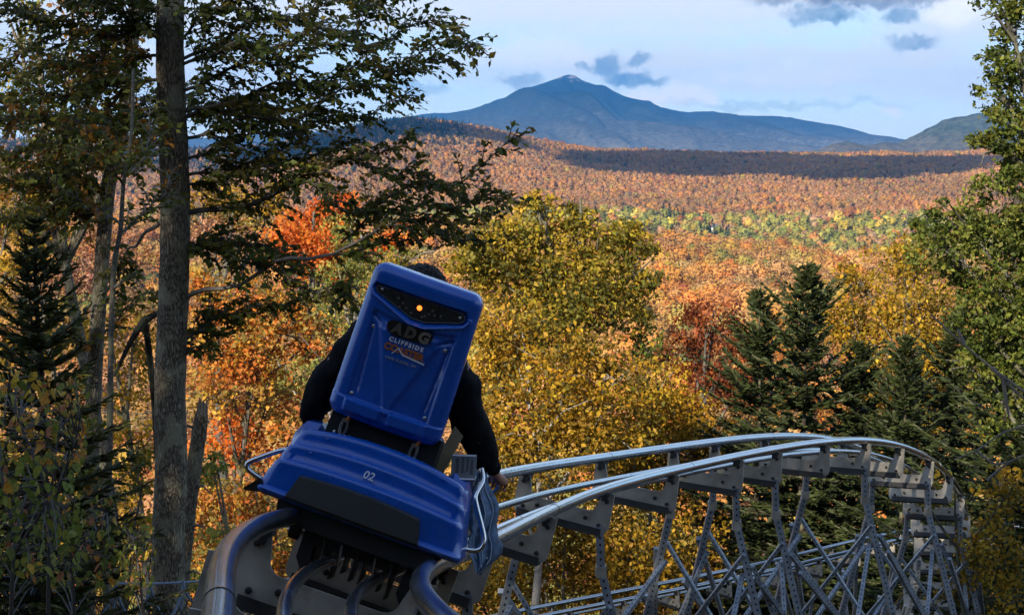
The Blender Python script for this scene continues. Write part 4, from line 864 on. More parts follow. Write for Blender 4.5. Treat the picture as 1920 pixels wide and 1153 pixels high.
def sapling(label, stems, d, n, wts, seed, zone):
    R = rng(seed); O = at(stems[0][0][0], stems[0][0][1], d); gz = float(ground_h(O.x, O.y)); O.z = gz; root = empty('maple_sapling', O); tag(root, label, 'sapling', 'maple saplings in the lower left corner')
    paths = []
    for st in stems:
        pts = curve_pts([at(u, v, d + k) - O for u, v, k in st], 16); mb = MB(); tube_path(mb, pts, .010, .003, 6); mb.build('stem', M['twig'], root); paths.append(pts)
    for i in range(n):
        u = R.uniform(zone[0], zone[1]); v = R.uniform(zone[2], zone[3]); q = at(u, v, d + R.uniform(-.5, .7)) - O
        pt = min((p for pp in paths for p in pp), key=lambda p: (p - q).length); q = q if (pt - q).length < .55 else pt + (q - pt) * (.55 / (pt - q).length)
        o = link('leaf', LEAFS[int(R.choice(10, p=np.array(wts) / sum(wts))) + (10 if R.random() < .68 else 0)], root); o.location = q
        o.rotation_euler = (R.normal() * .5 - 1.1, R.normal() * .5, R.uniform(0, 6.28)); s = R.uniform(.022, .056); o.scale = (s, s, s)
        if i % 3 == 0:
            mb = MB(); mb.tube([pt, (pt + q) * .5 + Vector((0, 0, .03)), q], [.0035, .0025, .0015], 4, cap=False); mb.build('twig', M['twig'], root)
sapling('maple sapling with yellow and orange leaves under the young spruce', [[(90, 1150, 0), (95, 950, 0), (110, 800, .1)], [(95, 960, 0), (130, 860, -.1), (150, 790, 0)], [(95, 930, 0), (40, 800, .1), (15, 740, 0)]], 6.4, 270, [1, 1, 1, 1, 4, 4, 4, 2, 2, 1], 1, (-5, 165, 700, 870))
sapling('maple sapling with mostly green leaves at the left edge', [[(20, 1160, 0), (30, 1000, 0), (60, 900, .2)], [(25, 1040, 0), (90, 940, -.1), (120, 880, 0)], [(28, 1000, 0), (5, 900, 0), (0, 830, .1)]], 6.0, 290, [5, 5, 4, 4, .5, .5, .6, .8, 3, .8], 2, (-10, 150, 850, 1080))
sapling('maple sapling with green and reddish leaves above the blue rope', [[(140, 1170, 0), (135, 1060, 0), (120, 950, .1)], [(137, 1080, 0), (180, 1000, .1), (200, 960, .1)]], 6.8, 260, [4, 4, 4, 3, .7, .7, .6, 1.6, 3, 1.2], 3, (60, 215, 930, 1100))
sapling('pale green maple sapling at the foot of the beech', [[(270, 1170, 0), (262, 1080, 0), (250, 1010, .1)], [(262, 1100, 0), (285, 1040, 0), (288, 1010, 0)]], 8.4, 120, [3, 4, 5, 2, 1, .3, .8, .2, 4, .2], 4, (215, 290, 985, 1100))

# ---- woods behind the camera, upslope towards the sun: they keep the foreground in the shade
def shade_trees():
    back = Vector((TO_SUN.x, TO_SUN.y, 0)).normalized(); side = Vector((-back.y, back.x, 0)); R = rng(91)
    names = ['at the north end', 'next to the end', 'third along', 'fourth along', 'in the middle', 'sixth along', 'seventh along', 'eighth along', 'ninth along', 'at the south end', 'set back', 'farthest back']
    for i in range(11):
        off = (i - 4.6) * 3.6; q = back * (15 + 3.5 * (i % 2) + R.uniform(-1, 1)) + side * off; gz = float(ground_h(q.x, q.y)); H = 14 + R.uniform(-1.0, 1.2)
        root = empty('forest_tree', (q.x, q.y, gz)); tag(root, 'green maple in the wood behind the viewpoint, ' + names[i], 'tree', 'shading trees behind the viewpoint')
        mb = MB(); tube_path(mb, [(0.1 * math.sin(k), 0, H * k / 10) for k in range(11)], .22, .03, 8); fo = Foliage()
        for L_ in range(8):
            z = H * (.2 + .75 * L_ / 7); a = R.random() * 6.28; c = np.array([math.cos(a) * 1.2, math.sin(a) * 1.2, z]); tube_path(mb, [(0, 0, z - 1.5), tuple(c * .6 + np.array([0, 0, (z - .8) * .4])), tuple(c)], .06, .02, 5)
            m = 620; g = R.normal(size=(m, 3)); g /= np.linalg.norm(g, axis=1)[:, None]; g *= R.random((m, 1)) ** .45
            col = np.array(PAL['yellowgreen'])[R.integers(0, 5, m)]
            fo.add(*leaves_geo(c + g * np.array([2.7, 2.7, 1.8]), .30 * (.7 + .6 * R.random(m)), col, R, aspect=.8))
        mb.build('trunk', M['bark'], root); fo.build('crown', M['leaf'], root)
shade_trees()
def wood_behind():
    R = rng(93); names = ['by the right shoulder', 'just past the right shoulder', 'right of centre', 'slightly right of centre', 'straight behind', 'slightly left of centre', 'left of centre', 'far left of centre', 'by the left shoulder', 'beyond the left shoulder', 'in the second row right', 'in the second row middle', 'in the second row left', 'at the edge of the second row']
    for i, nm in enumerate(names):
        az = math.radians(108 + i * 15 if i < 10 else 130 + (i - 10) * 38); rr = (8.5 + (i % 3) * 1.6) if i < 10 else 14.5; q = Vector((math.sin(az) * rr, math.cos(az) * rr, 0)); gz = float(ground_h(q.x, q.y)); H = R.uniform(8.5, 10.5)
        root = empty('fir_tree', (q.x, q.y, gz)); tag(root, 'dark fir standing behind the viewpoint, ' + nm, 'tree', 'firs behind the viewpoint')
        mb = MB(); tube_path(mb, [(0, 0, H * k / 10) for k in range(11)], .16, .02, 8); m = 3400; t = R.random(m) ** .75; rad = 2.5 * (1 - t) ** .8 + .15; a = R.random(m) * 6.283; f = np.sqrt(R.random(m)) * .75 + .25
        p = np.stack([np.cos(a) * rad * f, np.sin(a) * rad * f, H * (.03 + .97 * t)], -1); d = np.stack([np.cos(a), np.sin(a), -.25 + 0 * a], -1) + R.normal(size=(m, 3)) * .3
        fo = Foliage(); fo.add(*leaves_geo(p, .62 * (.6 + .7 * R.random(m)), np.array([(.03, .045, .016), (.04, .055, .02), (.024, .034, .012)])[R.integers(0, 3, m)], R, up=1.0, aspect=.55, dirs=d)); mb.build('trunk', M['bark_dark'], root); fo.build('crown', M['needle'], root)
wood_behind()

# ------------------------------------------------------------------ coaster track
MAIN = np.array([[-0.20, 2.1, -0.93, 0.17], [-0.277, 3.018, -1.024, 0.209], [-0.47, 3.912, -1.162, 0.267], [-0.614, 4.923, -1.34, 0.32], [-0.655, 6.111, -1.572, 0.342], [-0.508, 7.521, -1.889, 0.319], [-0.211, 9.083, -2.128, 0.259], [0.251, 10.652, -2.312, 0.173], [0.918, 12.115, -2.5, 0.083], [1.778, 13.457, -2.634, 0.014], [2.744, 14.729, -2.76, -0.032], [3.695, 16.008, -2.99, -0.055], [4.565, 17.327, -3.477, -0.056], [5.296, 18.729, -4.15, -0.046], [5.843, 20.214, -4.978, -0.027], [6.24, 21.745, -5.899, -0.005], [6.474, 23.312, -6.883, 0.017], [6.5, 24.9, -7.8, .03], [6.4, 26.4, -8.6, .03], [6.2, 28.0, -9.3, .0]])
def spline(C, n):
    N = len(C); Pd = np.vstack([2 * C[0] - C[1], C, 2 * C[-1] - C[-2]]); t = np.linspace(0, N - 1 - 1e-9, n); i = t.astype(int); f = (t - i)[:, None]
    p0, p1, p2, p3 = [Pd[np.clip(i + k, 0, len(Pd) - 1)] for k in range(4)]
    return ((1 - f) ** 3 * p0 + (3 * f ** 3 - 6 * f ** 2 + 4) * p1 + (-3 * f ** 3 + 3 * f ** 2 + 3 * f + 1) * p2 + f ** 3 * p3) / 6
class Path:
    def __init__(s, C, n=900):
        Q = spline(C, n); s.P = Q[:, :3]; s.r = Q[:, 3]; T = np.gradient(s.P, axis=0); s.T = T / np.linalg.norm(T, axis=1)[:, None]
        S = np.cross(s.T, [0, 0, 1.0]); S /= np.linalg.norm(S, axis=1)[:, None]; U = np.cross(S, s.T)
        s.R = np.cos(s.r)[:, None] * S - np.sin(s.r)[:, None] * U; s.U = np.cross(s.R, s.T)
        s.s = np.concatenate([[0], np.cumsum(np.linalg.norm(np.diff(s.P, axis=0), axis=1))])
    def frame(s, k):
        m = Matrix.Identity(4)
        for i in range(3):
            m[i][0] = s.R[k, i]; m[i][1] = s.T[k, i]; m[i][2] = s.U[k, i]; m[i][3] = s.P[k, i]
        return m
    def off(s, x, z): return s.P + s.R * x + s.U * z
GAUGE = .31; RAIL = .038; INNER = .105; INR = .024
def bracket_poly():
    w, b, t, iw, ib = .375, -.325, -.025, .262, -.185
    def arc(cx, cz, r, a0, a1, n=4): return [(cx + r * math.cos(math.radians(a0 + (a1 - a0) * k / n)), cz + r * math.sin(math.radians(a0 + (a1 - a0) * k / n))) for k in range(n + 1)]
    p = arc(-w + .05, b + .05, .05, 180, 270) + arc(w - .05, b + .05, .05, 270, 360) + [(w, t)] + [(iw + .03, t)]
    p += arc(iw - .06, ib + .06, .06, 0, -90) + arc(-iw + .06, ib + .06, .06, 270, 180) + [(-iw - .03, t), (-w, t)]
    return p
def make_bracket_meshes():
    poly = bracket_poly(); n = len(poly); mb = MB()
    # side plates of the U, front and back sheet joined by its thickness (quads strip so that the concave outline stays clean)
    half = n // 2; y0, y1 = -.008, .008
    import bmesh
    bm = bmesh.new(); vs = [bm.verts.new((x, y0, z)) for x, z in poly]; f = bm.faces.new(vs); f.normal_update()
    r = bmesh.ops.extrude_face_region(bm, geom=[f]); bmesh.ops.translate(bm, verts=[g for g in r['geom'] if isinstance(g, bmesh.types.BMVert)], vec=(0, y1 - y0, 0))
    bmesh.ops.triangulate(bm, faces=[f for f in bm.faces if len(f.verts) > 4]); bmesh.ops.recalc_face_normals(bm, faces=bm.faces)
    plate = bpy.data.meshes.new('plate'); bm.to_mesh(plate); bm.free(); plate.materials.append(M['galv'])
    mb = MB(); mb.box((-.33, -.045, -.345), (.33, .045, -.318)); mb.box((-.33, -.045, -.318), (.33, -.036, -.29)); mb.box((-.33, .036, -.318), (.33, .045, -.29)); channel = mb.mesh('channel', M['galv_dark'], False)
    mb = MB(); mb.prism([(-.014, -.085), (.016, -.085), (.016, -.05), (.026, -.05), (.026, -.028), (-.026, -.028), (-.026, -.05), (-.014, -.05)], -.055, .055); clamp = mb.mesh('rail_clamp', M['galv_dark'], False)
    mb = MB(); mb.lathe([(.014, -.02), (.014, -.012), (.009, -.026)][::-1] if False else [(.009, -.026), (.014, -.020), (.014, .0)], (0, 0, 0), (0, 1, 0), 8); bolt = mb.mesh('bolt', M['dark_bolt'])
    return plate, channel, clamp, bolt
PLATE, CHANNEL, CLAMP, BOLT = make_bracket_meshes()
def strut_obj(name, a, b, w, parent, O, mat='strut', h=None):
    """square punched tube with strip coordinates for its holes"""
    a = Vector(a) - O; b = Vector(b) - O; t = (b - a).normalized(); u = Vector((0, 0, 1)) if abs(t.z) < .8 else Vector((0, -1, 0)); n = (u - t * u.dot(t)).normalized(); s = t.cross(n); h = h or w
    L = (b - a).length; vs = []; c = [(-1, -1), (1, -1), (1, 1), (-1, 1)]
    me = bpy.data.meshes.new(name); V = []; F = []; UV = []
    for i in range(4):
        x0, y0 = c[i]; x1, y1 = c[(i + 1) % 4]
        k = len(V); V += [a + s * x0 * w / 2 + n * y0 * h / 2, a + s * x1 * w / 2 + n * y1 * h / 2, b + s * x1 * w / 2 + n * y1 * h / 2, b + s * x0 * w / 2 + n * y0 * h / 2]
        F.append((k, k + 1, k + 2, k + 3)); UV += [(0, 0), (1, 0), (1, L), (0, L)]
    for e, p in ((0, a), (1, b)):
        k = len(V); V += [p + s * x * w / 2 + n * y * h / 2 for x, y in c]; F.append((k, k + 1, k + 2, k + 3) if e else (k + 3, k + 2, k + 1, k)); UV += [(0, .5)] * 4
    me.from_pydata([tuple(v) for v in V], [], F); me.update(); uv = me.uv_layers.new(name='UVMap'); uv.data.foreach_set('uv', np.array(UV, dtype=np.float32).ravel())
    me.materials.append(M[mat]); return link(name, me, parent)
def build_track(name, label, path, stations, skip_front=0):
    root = empty(name, path.P[0]); tag(root, label, 'coaster track'); O = Vector(path.P[0])
    idx = list(range(0, len(path.P), 4))
    for x, z, r in ((-GAUGE, 0, RAIL), (GAUGE, 0, RAIL), (-INNER, -.125, INR), (INNER, -.125, INR)):
        pts = path.off(x, z)[idx] - np.array(O); mb = MB(); mb.tube(pts, r, 16, ref=path.U[0]); rl = mb.build('rail' if abs(x) > .2 else 'guide_rail', M['steel'], root)
        # welded joints every few metres
        for s0 in np.arange(1.35 + (x > 0) * .25, path.s[-1] - .3, 3.1):
            k = int(np.searchsorted(path.s, s0)); q = path.off(x, z)
            mb = MB(); a = Vector(q[k]) - O; t = Vector(path.T[k]); mb.tube([a - t * .012, a + t * .012], r + .002, 16, ref=path.U[k]); mb.build('joint_sleeve', M['steel'], rl)
    Minv = Matrix.Translation(-O)
    for s0 in stations:
        k = int(np.clip(np.searchsorted(path.s, s0), 0, len(path.s) - 1)); F = Minv @ path.frame(k)
        b = link('cross_tie', PLATE, root); b.matrix_local = F
        link('channel', CHANNEL, b)
        for x in (-GAUGE, GAUGE): link('rail_clamp', CLAMP, b).location.x = x
        for (x, z) in ((-.30, -.27), (.30, -.27), (-.19, -.24), (.19, -.24), (.33, -.09), (-.33, -.09)):
            o = link('bolt', BOLT, b); o.location = (x, -.006, z)
    return root
main = Path(MAIN)
def station_of_u(u, side=GAUGE):
    """arc length where the right-hand rail is seen at pixel column u"""
    q = main.off(side, 0); c, s = math.cos(PITCH), math.sin(PITCH); uu = 960 + FPX * q[:, 0] / (q[:, 1] * c - q[:, 2] * s)
    ok = np.where((q[:, 1] > 5.6) & (q[:, 1] < 19.0))[0]; return float(main.s[ok[np.abs(uu[ok] - u).argmin()]])
def s_of_y(y): return float(np.interp(y, main.P[:, 1], main.s))
ST = [s_of_y(2.3), s_of_y(3.45), s_of_y(4.55), s_of_y(5.7), s_of_y(6.75), station_of_u(912), station_of_u(1030), station_of_u(1139), station_of_u(1262), station_of_u(1382), station_of_u(1456), station_of_u(1545), station_of_u(1622), station_of_u(1685), station_of_u(1742)]
while ST[-1] < main.s[-1] - 1.0: ST.append(ST[-1] + .98)
track = build_track('coaster_track', 'steel coaster track carrying the cart and bending over the crest to the right', main, ST)
LOWC = [at(u, v, d) for u, v, d in ((640, 1222, 23.6), (800, 1190, 24.3), (980, 1152, 25), (1150, 1119, 26), (1340, 1083, 27), (1480, 1053, 28), (1600, 1022, 29.2), (1700, 998, 30.4), (1800, 990, 31.5), (1900, 985, 32.5), (2010, 985, 33))]
low = Path(np.array([[p.x, p.y, p.z, -.10] for p in LOWC]), 700)
lowtrack = build_track('coaster_track', 'lower stretch of coaster track passing far below behind the trestles', low, np.arange(.6, low.s[-1], 1.12))

# ---- trestles: splayed legs with punched braces
def trestle(label, path, s0, nxt, idx, spread=.27, braces=True, w=.06, maxdrop=None):
    k = int(np.searchsorted(path.s, s0)); Fm = path.frame(k); base = Fm @ Vector((0, 0, -.345)); gz = float(ground_h(base.x, base.y))
    root = empty('trestle', (base.x, base.y, gz)); O = Vector((base.x, base.y, gz)); tag(root, label, 'support trestle', 'support trestles under the coaster track')
    hr = Vector((path.R[k, 0], path.R[k, 1], 0)).normalized(); tops = {}; feet = {}
    for sd in (-1, 1):
        a = Fm @ Vector((sd * .315, 0, -.335)); h = a.z - gz; kn = a + Vector((0, 0, -.26)) + hr * sd * .015
        ft = kn + hr * sd * spread * (kn.z - gz); ft.z = float(ground_h(ft.x, ft.y)) - .15
        strut_obj('head', a + Vector((0, 0, .06)), kn + Vector((0, 0, -.02)), w * .95, root, O); strut_obj('leg', kn, ft, w, root, O); tops[sd] = kn; feet[sd] = ft
        mb = MB(); q = kn - O; mb.box((q.x - .038, q.y - .038, q.z - .05), (q.x + .038, q.y + .038, q.z + .03)); mb.build('knee_plate', M['galv'], root, smooth=False)
        mb = MB(); q = ft - O; mb.box((q.x - .14, q.y - .14, q.z), (q.x + .14, q.y + .14, q.z + .17)); mb.build('foot_plate', M['galv_dark'], root, smooth=False)
    def pt(sd, drop): f = min(drop / max(tops[sd].z - feet[sd].z, .1), .95); return tops[sd] + (feet[sd] - tops[sd]) * f
    tops_pt = pt
    if braces:
        h = tops[1].z - gz
        for (d0, d1) in ((.25, 1.9), (2.1, 3.9)):
            if d1 < h: strut_obj('cross_brace', pt(-1, d0), pt(1, d1), .034, root, O); strut_obj('cross_brace', pt(1, d0) + Vector((0, -.045, 0)), pt(-1, d1) + Vector((0, -.045, 0)), .034, root, O)
    return root, pt, O
tr_u = [912, 1139, 1382, 1456, 1622, 1742]
tr_lab = ['trestle partly hidden behind the hanging denim jacket', 'first trestle to the right of the denim jacket', 'trestle midway between the cart and the crest of the rails', 'trestle just left of the crest of the rails', 'trestle right under the crest of the rails',
          'trestle where the rails drop away past the crest', 'trestle at the outer end of the bend with stacked cross ties', 'trestle carrying the dropping rails low down', 'last trestle seen of the dropping rails']
ss = [station_of_u(u) for u in tr_u]; ss += [ss[-1] + 1.96, ss[-1] + 4.4, ss[-1] + 6.6]; ss = [min(s, main.s[-1] - .3) for s in ss]
TR = [trestle(tr_lab[i], main, s, None, i) for i, s in enumerate(ss)]
for i in range(len(TR) - 1):
    (ra, pa, Oa), (rb, pb, Ob) = TR[i], TR[i + 1]
    for sd in (1, -1):
        y = Vector((.05 * sd, -.05 * sd, 0))
        strut_obj('long_brace', pa(sd, .35) + y, pb(sd, 2.3) + y, .040, ra, Oa); strut_obj('long_brace', pa(sd, 2.4) - y, pb(sd, .45) - y, .040, ra, Oa)
        if sd > 0: strut_obj('long_brace', pa(sd, 1.6) + y * 1.8, pb(sd, 3.4) + y * 1.8, .036, ra, Oa)
for i in range(1, len(TR) - 2):
    (ra, pa, Oa), (rb, pb, Ob) = TR[i], TR[i + 2]
    strut_obj('long_brace', pa(1, .5) + Vector((.09, -.09, 0)), pb(1, 3.6) + Vector((.09, -.09, 0)), .036, ra, Oa); strut_obj('long_brace', pa(-1, .8) + Vector((-.09, .09, 0)), pb(-1, 3.0) + Vector((-.09, .09, 0)), .034, ra, Oa)
for i, s0 in enumerate((3.4, 6.8, 10.2, 13.6, 16.9)):
    if s0 < low.s[-1]: trestle(['lower track trestle far to the left under the yellow tree', 'lower track trestle seen below the near rails', 'lower track trestle in the middle of the lattice', 'lower track trestle under the crest', 'lower track trestle near the bend'][i], low, s0, None, i, spread=.2, braces=False, w=.055)

# ------------------------------------------------------------------ the cart
kc = int(np.abs(main.P[:, 1] - 6.2).argmin()); CF = main.frame(kc)
cart = empty('coaster_cart', matrix=CF); tag(cart, 'blue coaster cart numbered 02 with a tall backrest, tilted on the banked rails', 'coaster cart')
def smooth01(t): t = np.clip(t, 0, 1); return t * t * (3 - 2 * t)
def poly_sd(px, pz, poly):
    """signed distance to a polygon, negative inside"""
    d = np.full(px.shape, 1e9); s = np.ones(px.shape); n = len(poly)
    for i in range(n):
        ax, az = poly[i]; bx, bz = poly[(i + 1) % n]; ex, ez = bx - ax, bz - az; wx, wz = px - ax, pz - az
        t = np.clip((wx * ex + wz * ez) / (ex * ex + ez * ez), 0, 1); d = np.minimum(d, (wx - ex * t) ** 2 + (wz - ez * t) ** 2)
        c1 = pz >= az; c2 = pz < bz; c3 = ex * wz > ez * wx; fl = (c1 & c2 & c3) | (~c1 & ~c2 & ~c3); s = np.where(fl, -s, s)
    return s * np.sqrt(d)
# backrest: own frame, x across, z up along the panel, -y towards the viewer
BR = Matrix.Translation((-.112, .205, .462)) @ Matrix.Rotation(math.radians(14), 4, 'X')
BH = .690; BW = .256
WIN = [(-.205, .598), (.192, .602), (.203, .575), (.190, .556), (.040, .502), (-.02, .500), (-.200, .568), (-.212, .585)]
def backrest_depth(x, z):
    zz = z - BH / 2; hw = BW - .010 * smooth01(z / BH)
    rr = .055; qx = np.abs(x) - (hw - rr); qz = np.abs(zz) - (BH / 2 - rr)
    e = -(np.sqrt(np.maximum(qx, 0) ** 2 + np.maximum(qz, 0) ** 2) + np.minimum(np.maximum(qx, qz), 0) - rr)      # distance to the outline
    d = -.045 * (1 - np.sqrt(np.clip(1 - (1 - np.clip(e / .045, 0, 1)) ** 2, 0, 1)))
    top = smooth01((z - (BH - .07)) / .05); d = d - .018 * top * 0
    pan = np.minimum(np.minimum(x + .192, .192 - x), np.minimum(z - .085, .475 + .05 * np.abs(x) * 3 - z)); d = d - .012 * smooth01(pan / .018)
    # tapering raised tongue in the middle
    hw2 = np.interp(z, [.07, .14, .36, .43, .52], [.012, .03, .108, .135, .15]); tng = hw2 - np.abs(x + .004); d = d + .013 * smooth01((tng + .012) / .024) * smooth01((z - .06) / .03) * smooth01((.47 - z) / .04)
    # side grooves
    gr = np.abs(np.abs(x) - np.interp(z, [.1, .45], [.150, .172])); d = d - .008 * np.exp(-(gr / .008) ** 2) * smooth01((z - .1) / .05) * smooth01((.45 - z) / .04)
    # slanting creases under the window
    for sx in (-1, 1):
        t = (x * sx - .125) / .05; zc = .435 + .03 * t; d = d - .010 * np.exp(-((z - zc) / .008) ** 2) * smooth01((t + .4) / .4) * smooth01((1.5 - t) / .4)
    # two ledges at the foot
    led = smooth01((.098 - z) / .008) * smooth01((z - .020) / .03); seg = smooth01((np.abs(x + .002) - .012) / .014) * smooth01((.188 - np.abs(x)) / .014); d = d + .026 * led * (.35 + .65 * seg)
    sd = poly_sd(x, z, WIN); d = d - .020 * smooth01((.011 - sd) / .012)
    # raised brow below the window
    d = d + .010 * np.exp(-((sd - .017) / .007) ** 2) * (z < .585)
    return d, hw
def build_backrest():
    nx, nz = 118, 168; root_mat = M['blue']
    su = np.linspace(-1, 1, nx); sv = np.linspace(0, 1, nz)
    # denser near the outline
    su = np.sign(su) * (1 - (1 - np.abs(su)) ** 1.25); X = np.empty((nz, nx)); Z = np.empty((nz, nx))
    z = .5 - .5 * np.cos(np.linspace(0, math.pi, nz)); z = .55 * z + .45 * sv; z = z * BH
    for i in range(nz):
        zz = z[i] - BH / 2; hw = BW - .010 * float(smooth01(z[i] / BH)); rr = .055; ov = max(0, abs(zz) - (BH / 2 - rr)); w = hw - rr + math.sqrt(max(rr * rr - ov * ov, 1e-8)); X[i] = su * w; Z[i] = z[i]
    Dp, _ = backrest_depth(X, Z); Y = -.05 - Dp
    # gentle overall bulge
    Y = Y + .02 * (X / BW) ** 2
    V = [tuple(p) for p in np.stack([X, Y, Z], -1).reshape(-1, 3)]; F = []
    for i in range(nz - 1):
        for j in range(nx - 1): a = i * nx + j; F.append((a, a + 1, a + nx + 1, a + nx))
    ring = [j for j in range(nx)] + [i * nx + nx - 1 for i in range(1, nz)] + [(nz - 1) * nx + j for j in range(nx - 2, -1, -1)] + [i * nx for i in range(nz - 2, 0, -1)]
    last = ring
    for dy, sc in ((.02, 1.0), (.055, .995), (.075, .96)):
        k = len(V)
        for r in ring:
            x_, y_, z_ = V[r]; V.append((x_ * sc, dy, BH / 2 + (z_ - BH / 2) * (1 - (1 - sc) * .5)))
        m = len(ring)
        for q in range(m): F.append((last[q], k + q, k + (q + 1) % m, last[(q + 1) % m])) if False else F.append((last[(q + 1) % m], k + (q + 1) % m, k + q, last[q]))
        last = list(range(k, k + m))
    F.append(tuple(last[::-1]))
    mb = MB(); mb.v = V; mb.f = F; o = mb.build('backrest', root_mat, cart, recalc=True)
    for p in o.data.polygons: p.use_smooth = True
    o.matrix_local = BR; return o
back = build_backrest()
def by(x, z): d, _ = backrest_depth(np.array([x]), np.array([z])); return float(-.05 - d[0] + .02 * (x / BW) ** 2)
# smoked lens with its lamps
def inset(poly, k):
    cx = sum(p[0] for p in poly) / len(poly); cz = sum(p[1] for p in poly) / len(poly); return [(cx + (x - cx) * (1 - k / .2), cz + (z - cz) * (1 - k / .055)) for x, z in poly]
mb = MB(); P_ = inset(WIN, .006); yb = by(0, .55)
mb.prism(P_, yb - .006, yb + .01); lens = mb.build('lens', M['lens'], back, recalc=True, smooth=False)
mb = MB(); pts = [(x, yb - .006, z) for x, z in P_]; mb.tube(pts + pts[:2], .0022, 6, cap=False); mb.build('lens_edge', M['lens_edge'], back)
def ball(name, c, r, mat, parent, ax=(0, -1, 0), flat=.6):
    mb = MB(); mb.lathe([(r, 0), (r * .92, r * flat * .45), (r * .6, r * flat * .85), (r * .12, r * flat)], c, ax, 12); return mb.build(name, mat, parent)
ball('lit_lamp', (-.002, yb - .006, .560), .0115, M['led'], back)
for i, (x, z) in enumerate(((-.10, .570), (-.075, .556), (-.055, .540), (-.03, .528), (.045, .548), (.07, .55), (.095, .556), (.02, .525), (-.085, .535), (.055, .566), (.03, .533))): ball('unlit_lamp', (x, yb - .006, z), .0055, M['led_off'], back)
for x, z in ((-.178, .583), (.176, .578)): ball('bolt', (x, yb - .006, z), .0065, M['bolt'], back)
for x, z in ((-.168, .418), (.158, .422), (-.168, .112), (.166, .116)): ball('bolt', (x, by(x, z), z), .0095, M['bolt'], back)
def text(name, body, size, x, z, mat, parent, y, ext=.0012, spacing=1.0, shear=0.0, bold=0.0, rot=0.0):
    cu = bpy.data.curves.new(name, 'FONT'); cu.body = body; cu.size = size; cu.extrude = ext; cu.align_x = 'CENTER'; cu.align_y = 'CENTER'; cu.space_character = spacing; cu.shear = shear; cu.offset = bold; cu.resolution_u = 3
    tmp = bpy.data.objects.new(name, cu); COL.objects.link(tmp); bpy.context.view_layer.update()
    me = bpy.data.meshes.new_from_object(tmp.evaluated_get(bpy.context.evaluated_depsgraph_get())); bpy.data.objects.remove(tmp); me.materials.clear(); me.materials.append(mat)
    o = link(name, me, parent); o.location = (x, y, z); o.rotation_euler = (math.pi / 2, rot, 0); return o
TY = by(-.004, .36) - .0025
# badge with three raised letters
mb = MB(); bp = []
for k in range(36):
    a = 2 * math.pi * k / 36; bp.append((-.008 + .100 * math.copysign(abs(math.cos(a)) ** .55, math.cos(a)) * (1 + .05 * math.sin(3 * a)), .448 + .030 * math.copysign(abs(math.sin(a)) ** .6, math.sin(a)) * (1 + .10 * math.cos(3 * a))))
TB = min(by(x, z) for x, z in ((-.1, .448), (.09, .448), (0, .448), (0, .47), (0, .42)))
mb.prism(bp, TB - .008, TB + .02); mb.build('badge', M['badge'], back, recalc=True)
for ch, x, s, mt in (('A', -.062, .062, 'badge_letter'), ('D', -.004, .062, 'badge_letter'), ('G', .058, .066, 'bolt')): text('badge_letter', ch, s, x, .448, M[mt], back, TB - .009, ext=.003, bold=.0035, shear=.12)
text('lettering', 'CLIFFSIDE', .0255, -.005, .397, M['white_print'], back, TY, spacing=1.42, bold=.0011)
text('lettering', 'COASTER', .0400, -.005, .363, M['orange_print'], back, TY, spacing=1.02, bold=.0022)
text('lettering', 'LAKE PLACID, NY', .0145, -.005, .318, M['grey_print'], back, TY, spacing=1.25, bold=.0006)
mb = MB(); zl = [(-.052, .340), (-.030, .372), (-.018, .359), (-.006, .349), (.095, .340)]; w = .0042
up = [(x, z + w * .5) for x, z in zl]; dn = [(x, z - w * .9) for x, z in zl]
for i in range(len(zl) - 1): mb.prism([dn[i], dn[i + 1], up[i + 1], up[i]], TY - .0022, TY + .0006)
mb.build('peak_emblem', M['white_print'], back, smooth=False)

# rear cover: three stepped tiers
def build_cover():
    cx = -.052
    lv = [(.045, .452, .010), (.056, .456, -.016), (.068, .457, -.022), (.078, .454, -.014), (.086, .450, .004), (.140, .438, .002), (.178, .427, .0), (.190, .424, -.002), (.197, .4225, .002), (.2015, .4215, .010), (.2035, .421, .022), (.2045, .4205, .045), (.208, .420, .051), (.240, .412, .050), (.252, .408, .049), (.259, .406, .048), (.266, .404, .052), (.2705, .403, .060), (.2725, .402, .072), (.2735, .4015, .095), (.277, .401, .100), (.310, .390, .098), (.326, .382, .097), (.338, .378, .100), (.346, .374, .110), (.350, .370, .125), (.352, .36, .15), (.352, .34, .22)]
    nx = 49; V = []; F = []; su = np.linspace(-1, 1, nx)
    for i, (z, hw, y) in enumerate(lv):
        cr = .046 * smooth01((z - .06) / .26)
        for s in su:
            b = 1 - abs(s) ** 2.2; edge = max(0, abs(s) - .93) / .07
            V.append((cx + s * hw, y - .055 * (1 - s * s) * .5 + .035 * edge ** 2 + .03, z + cr * b - .012 * edge ** 2 * (i > 5)))
    for i in range(len(lv) - 1):
        for j in range(nx - 1): a = i * nx + j; F.append((a, a + 1, a + nx + 1, a + nx))
    # flanks running forward
    for sgn, col in ((-1, 0), (1, nx - 1)):
        prev = [i * nx + col for i in range(len(lv))]
        for y_ in (.12, .30):
            k = len(V)
            for i, (z, hw, y) in enumerate(lv): v = V[prev[i]]; V.append((v[0] + sgn * (.004), max(v[1], y_ + y * .5), v[2] - .0))
            for i in range(len(lv) - 1):
                q = (prev[i], prev[i + 1], k + i + 1, k + i); F.append(q if sgn > 0 else q[::-1]); 
            prev = list(range(k, k + len(lv)))
    mb = MB(); mb.v = V; mb.f = F; o = mb.build('rear_cover', M['blue'], cart, recalc=False); o.data.set_sharp_from_angle(angle=math.radians(58))
    return o
cover = build_cover()
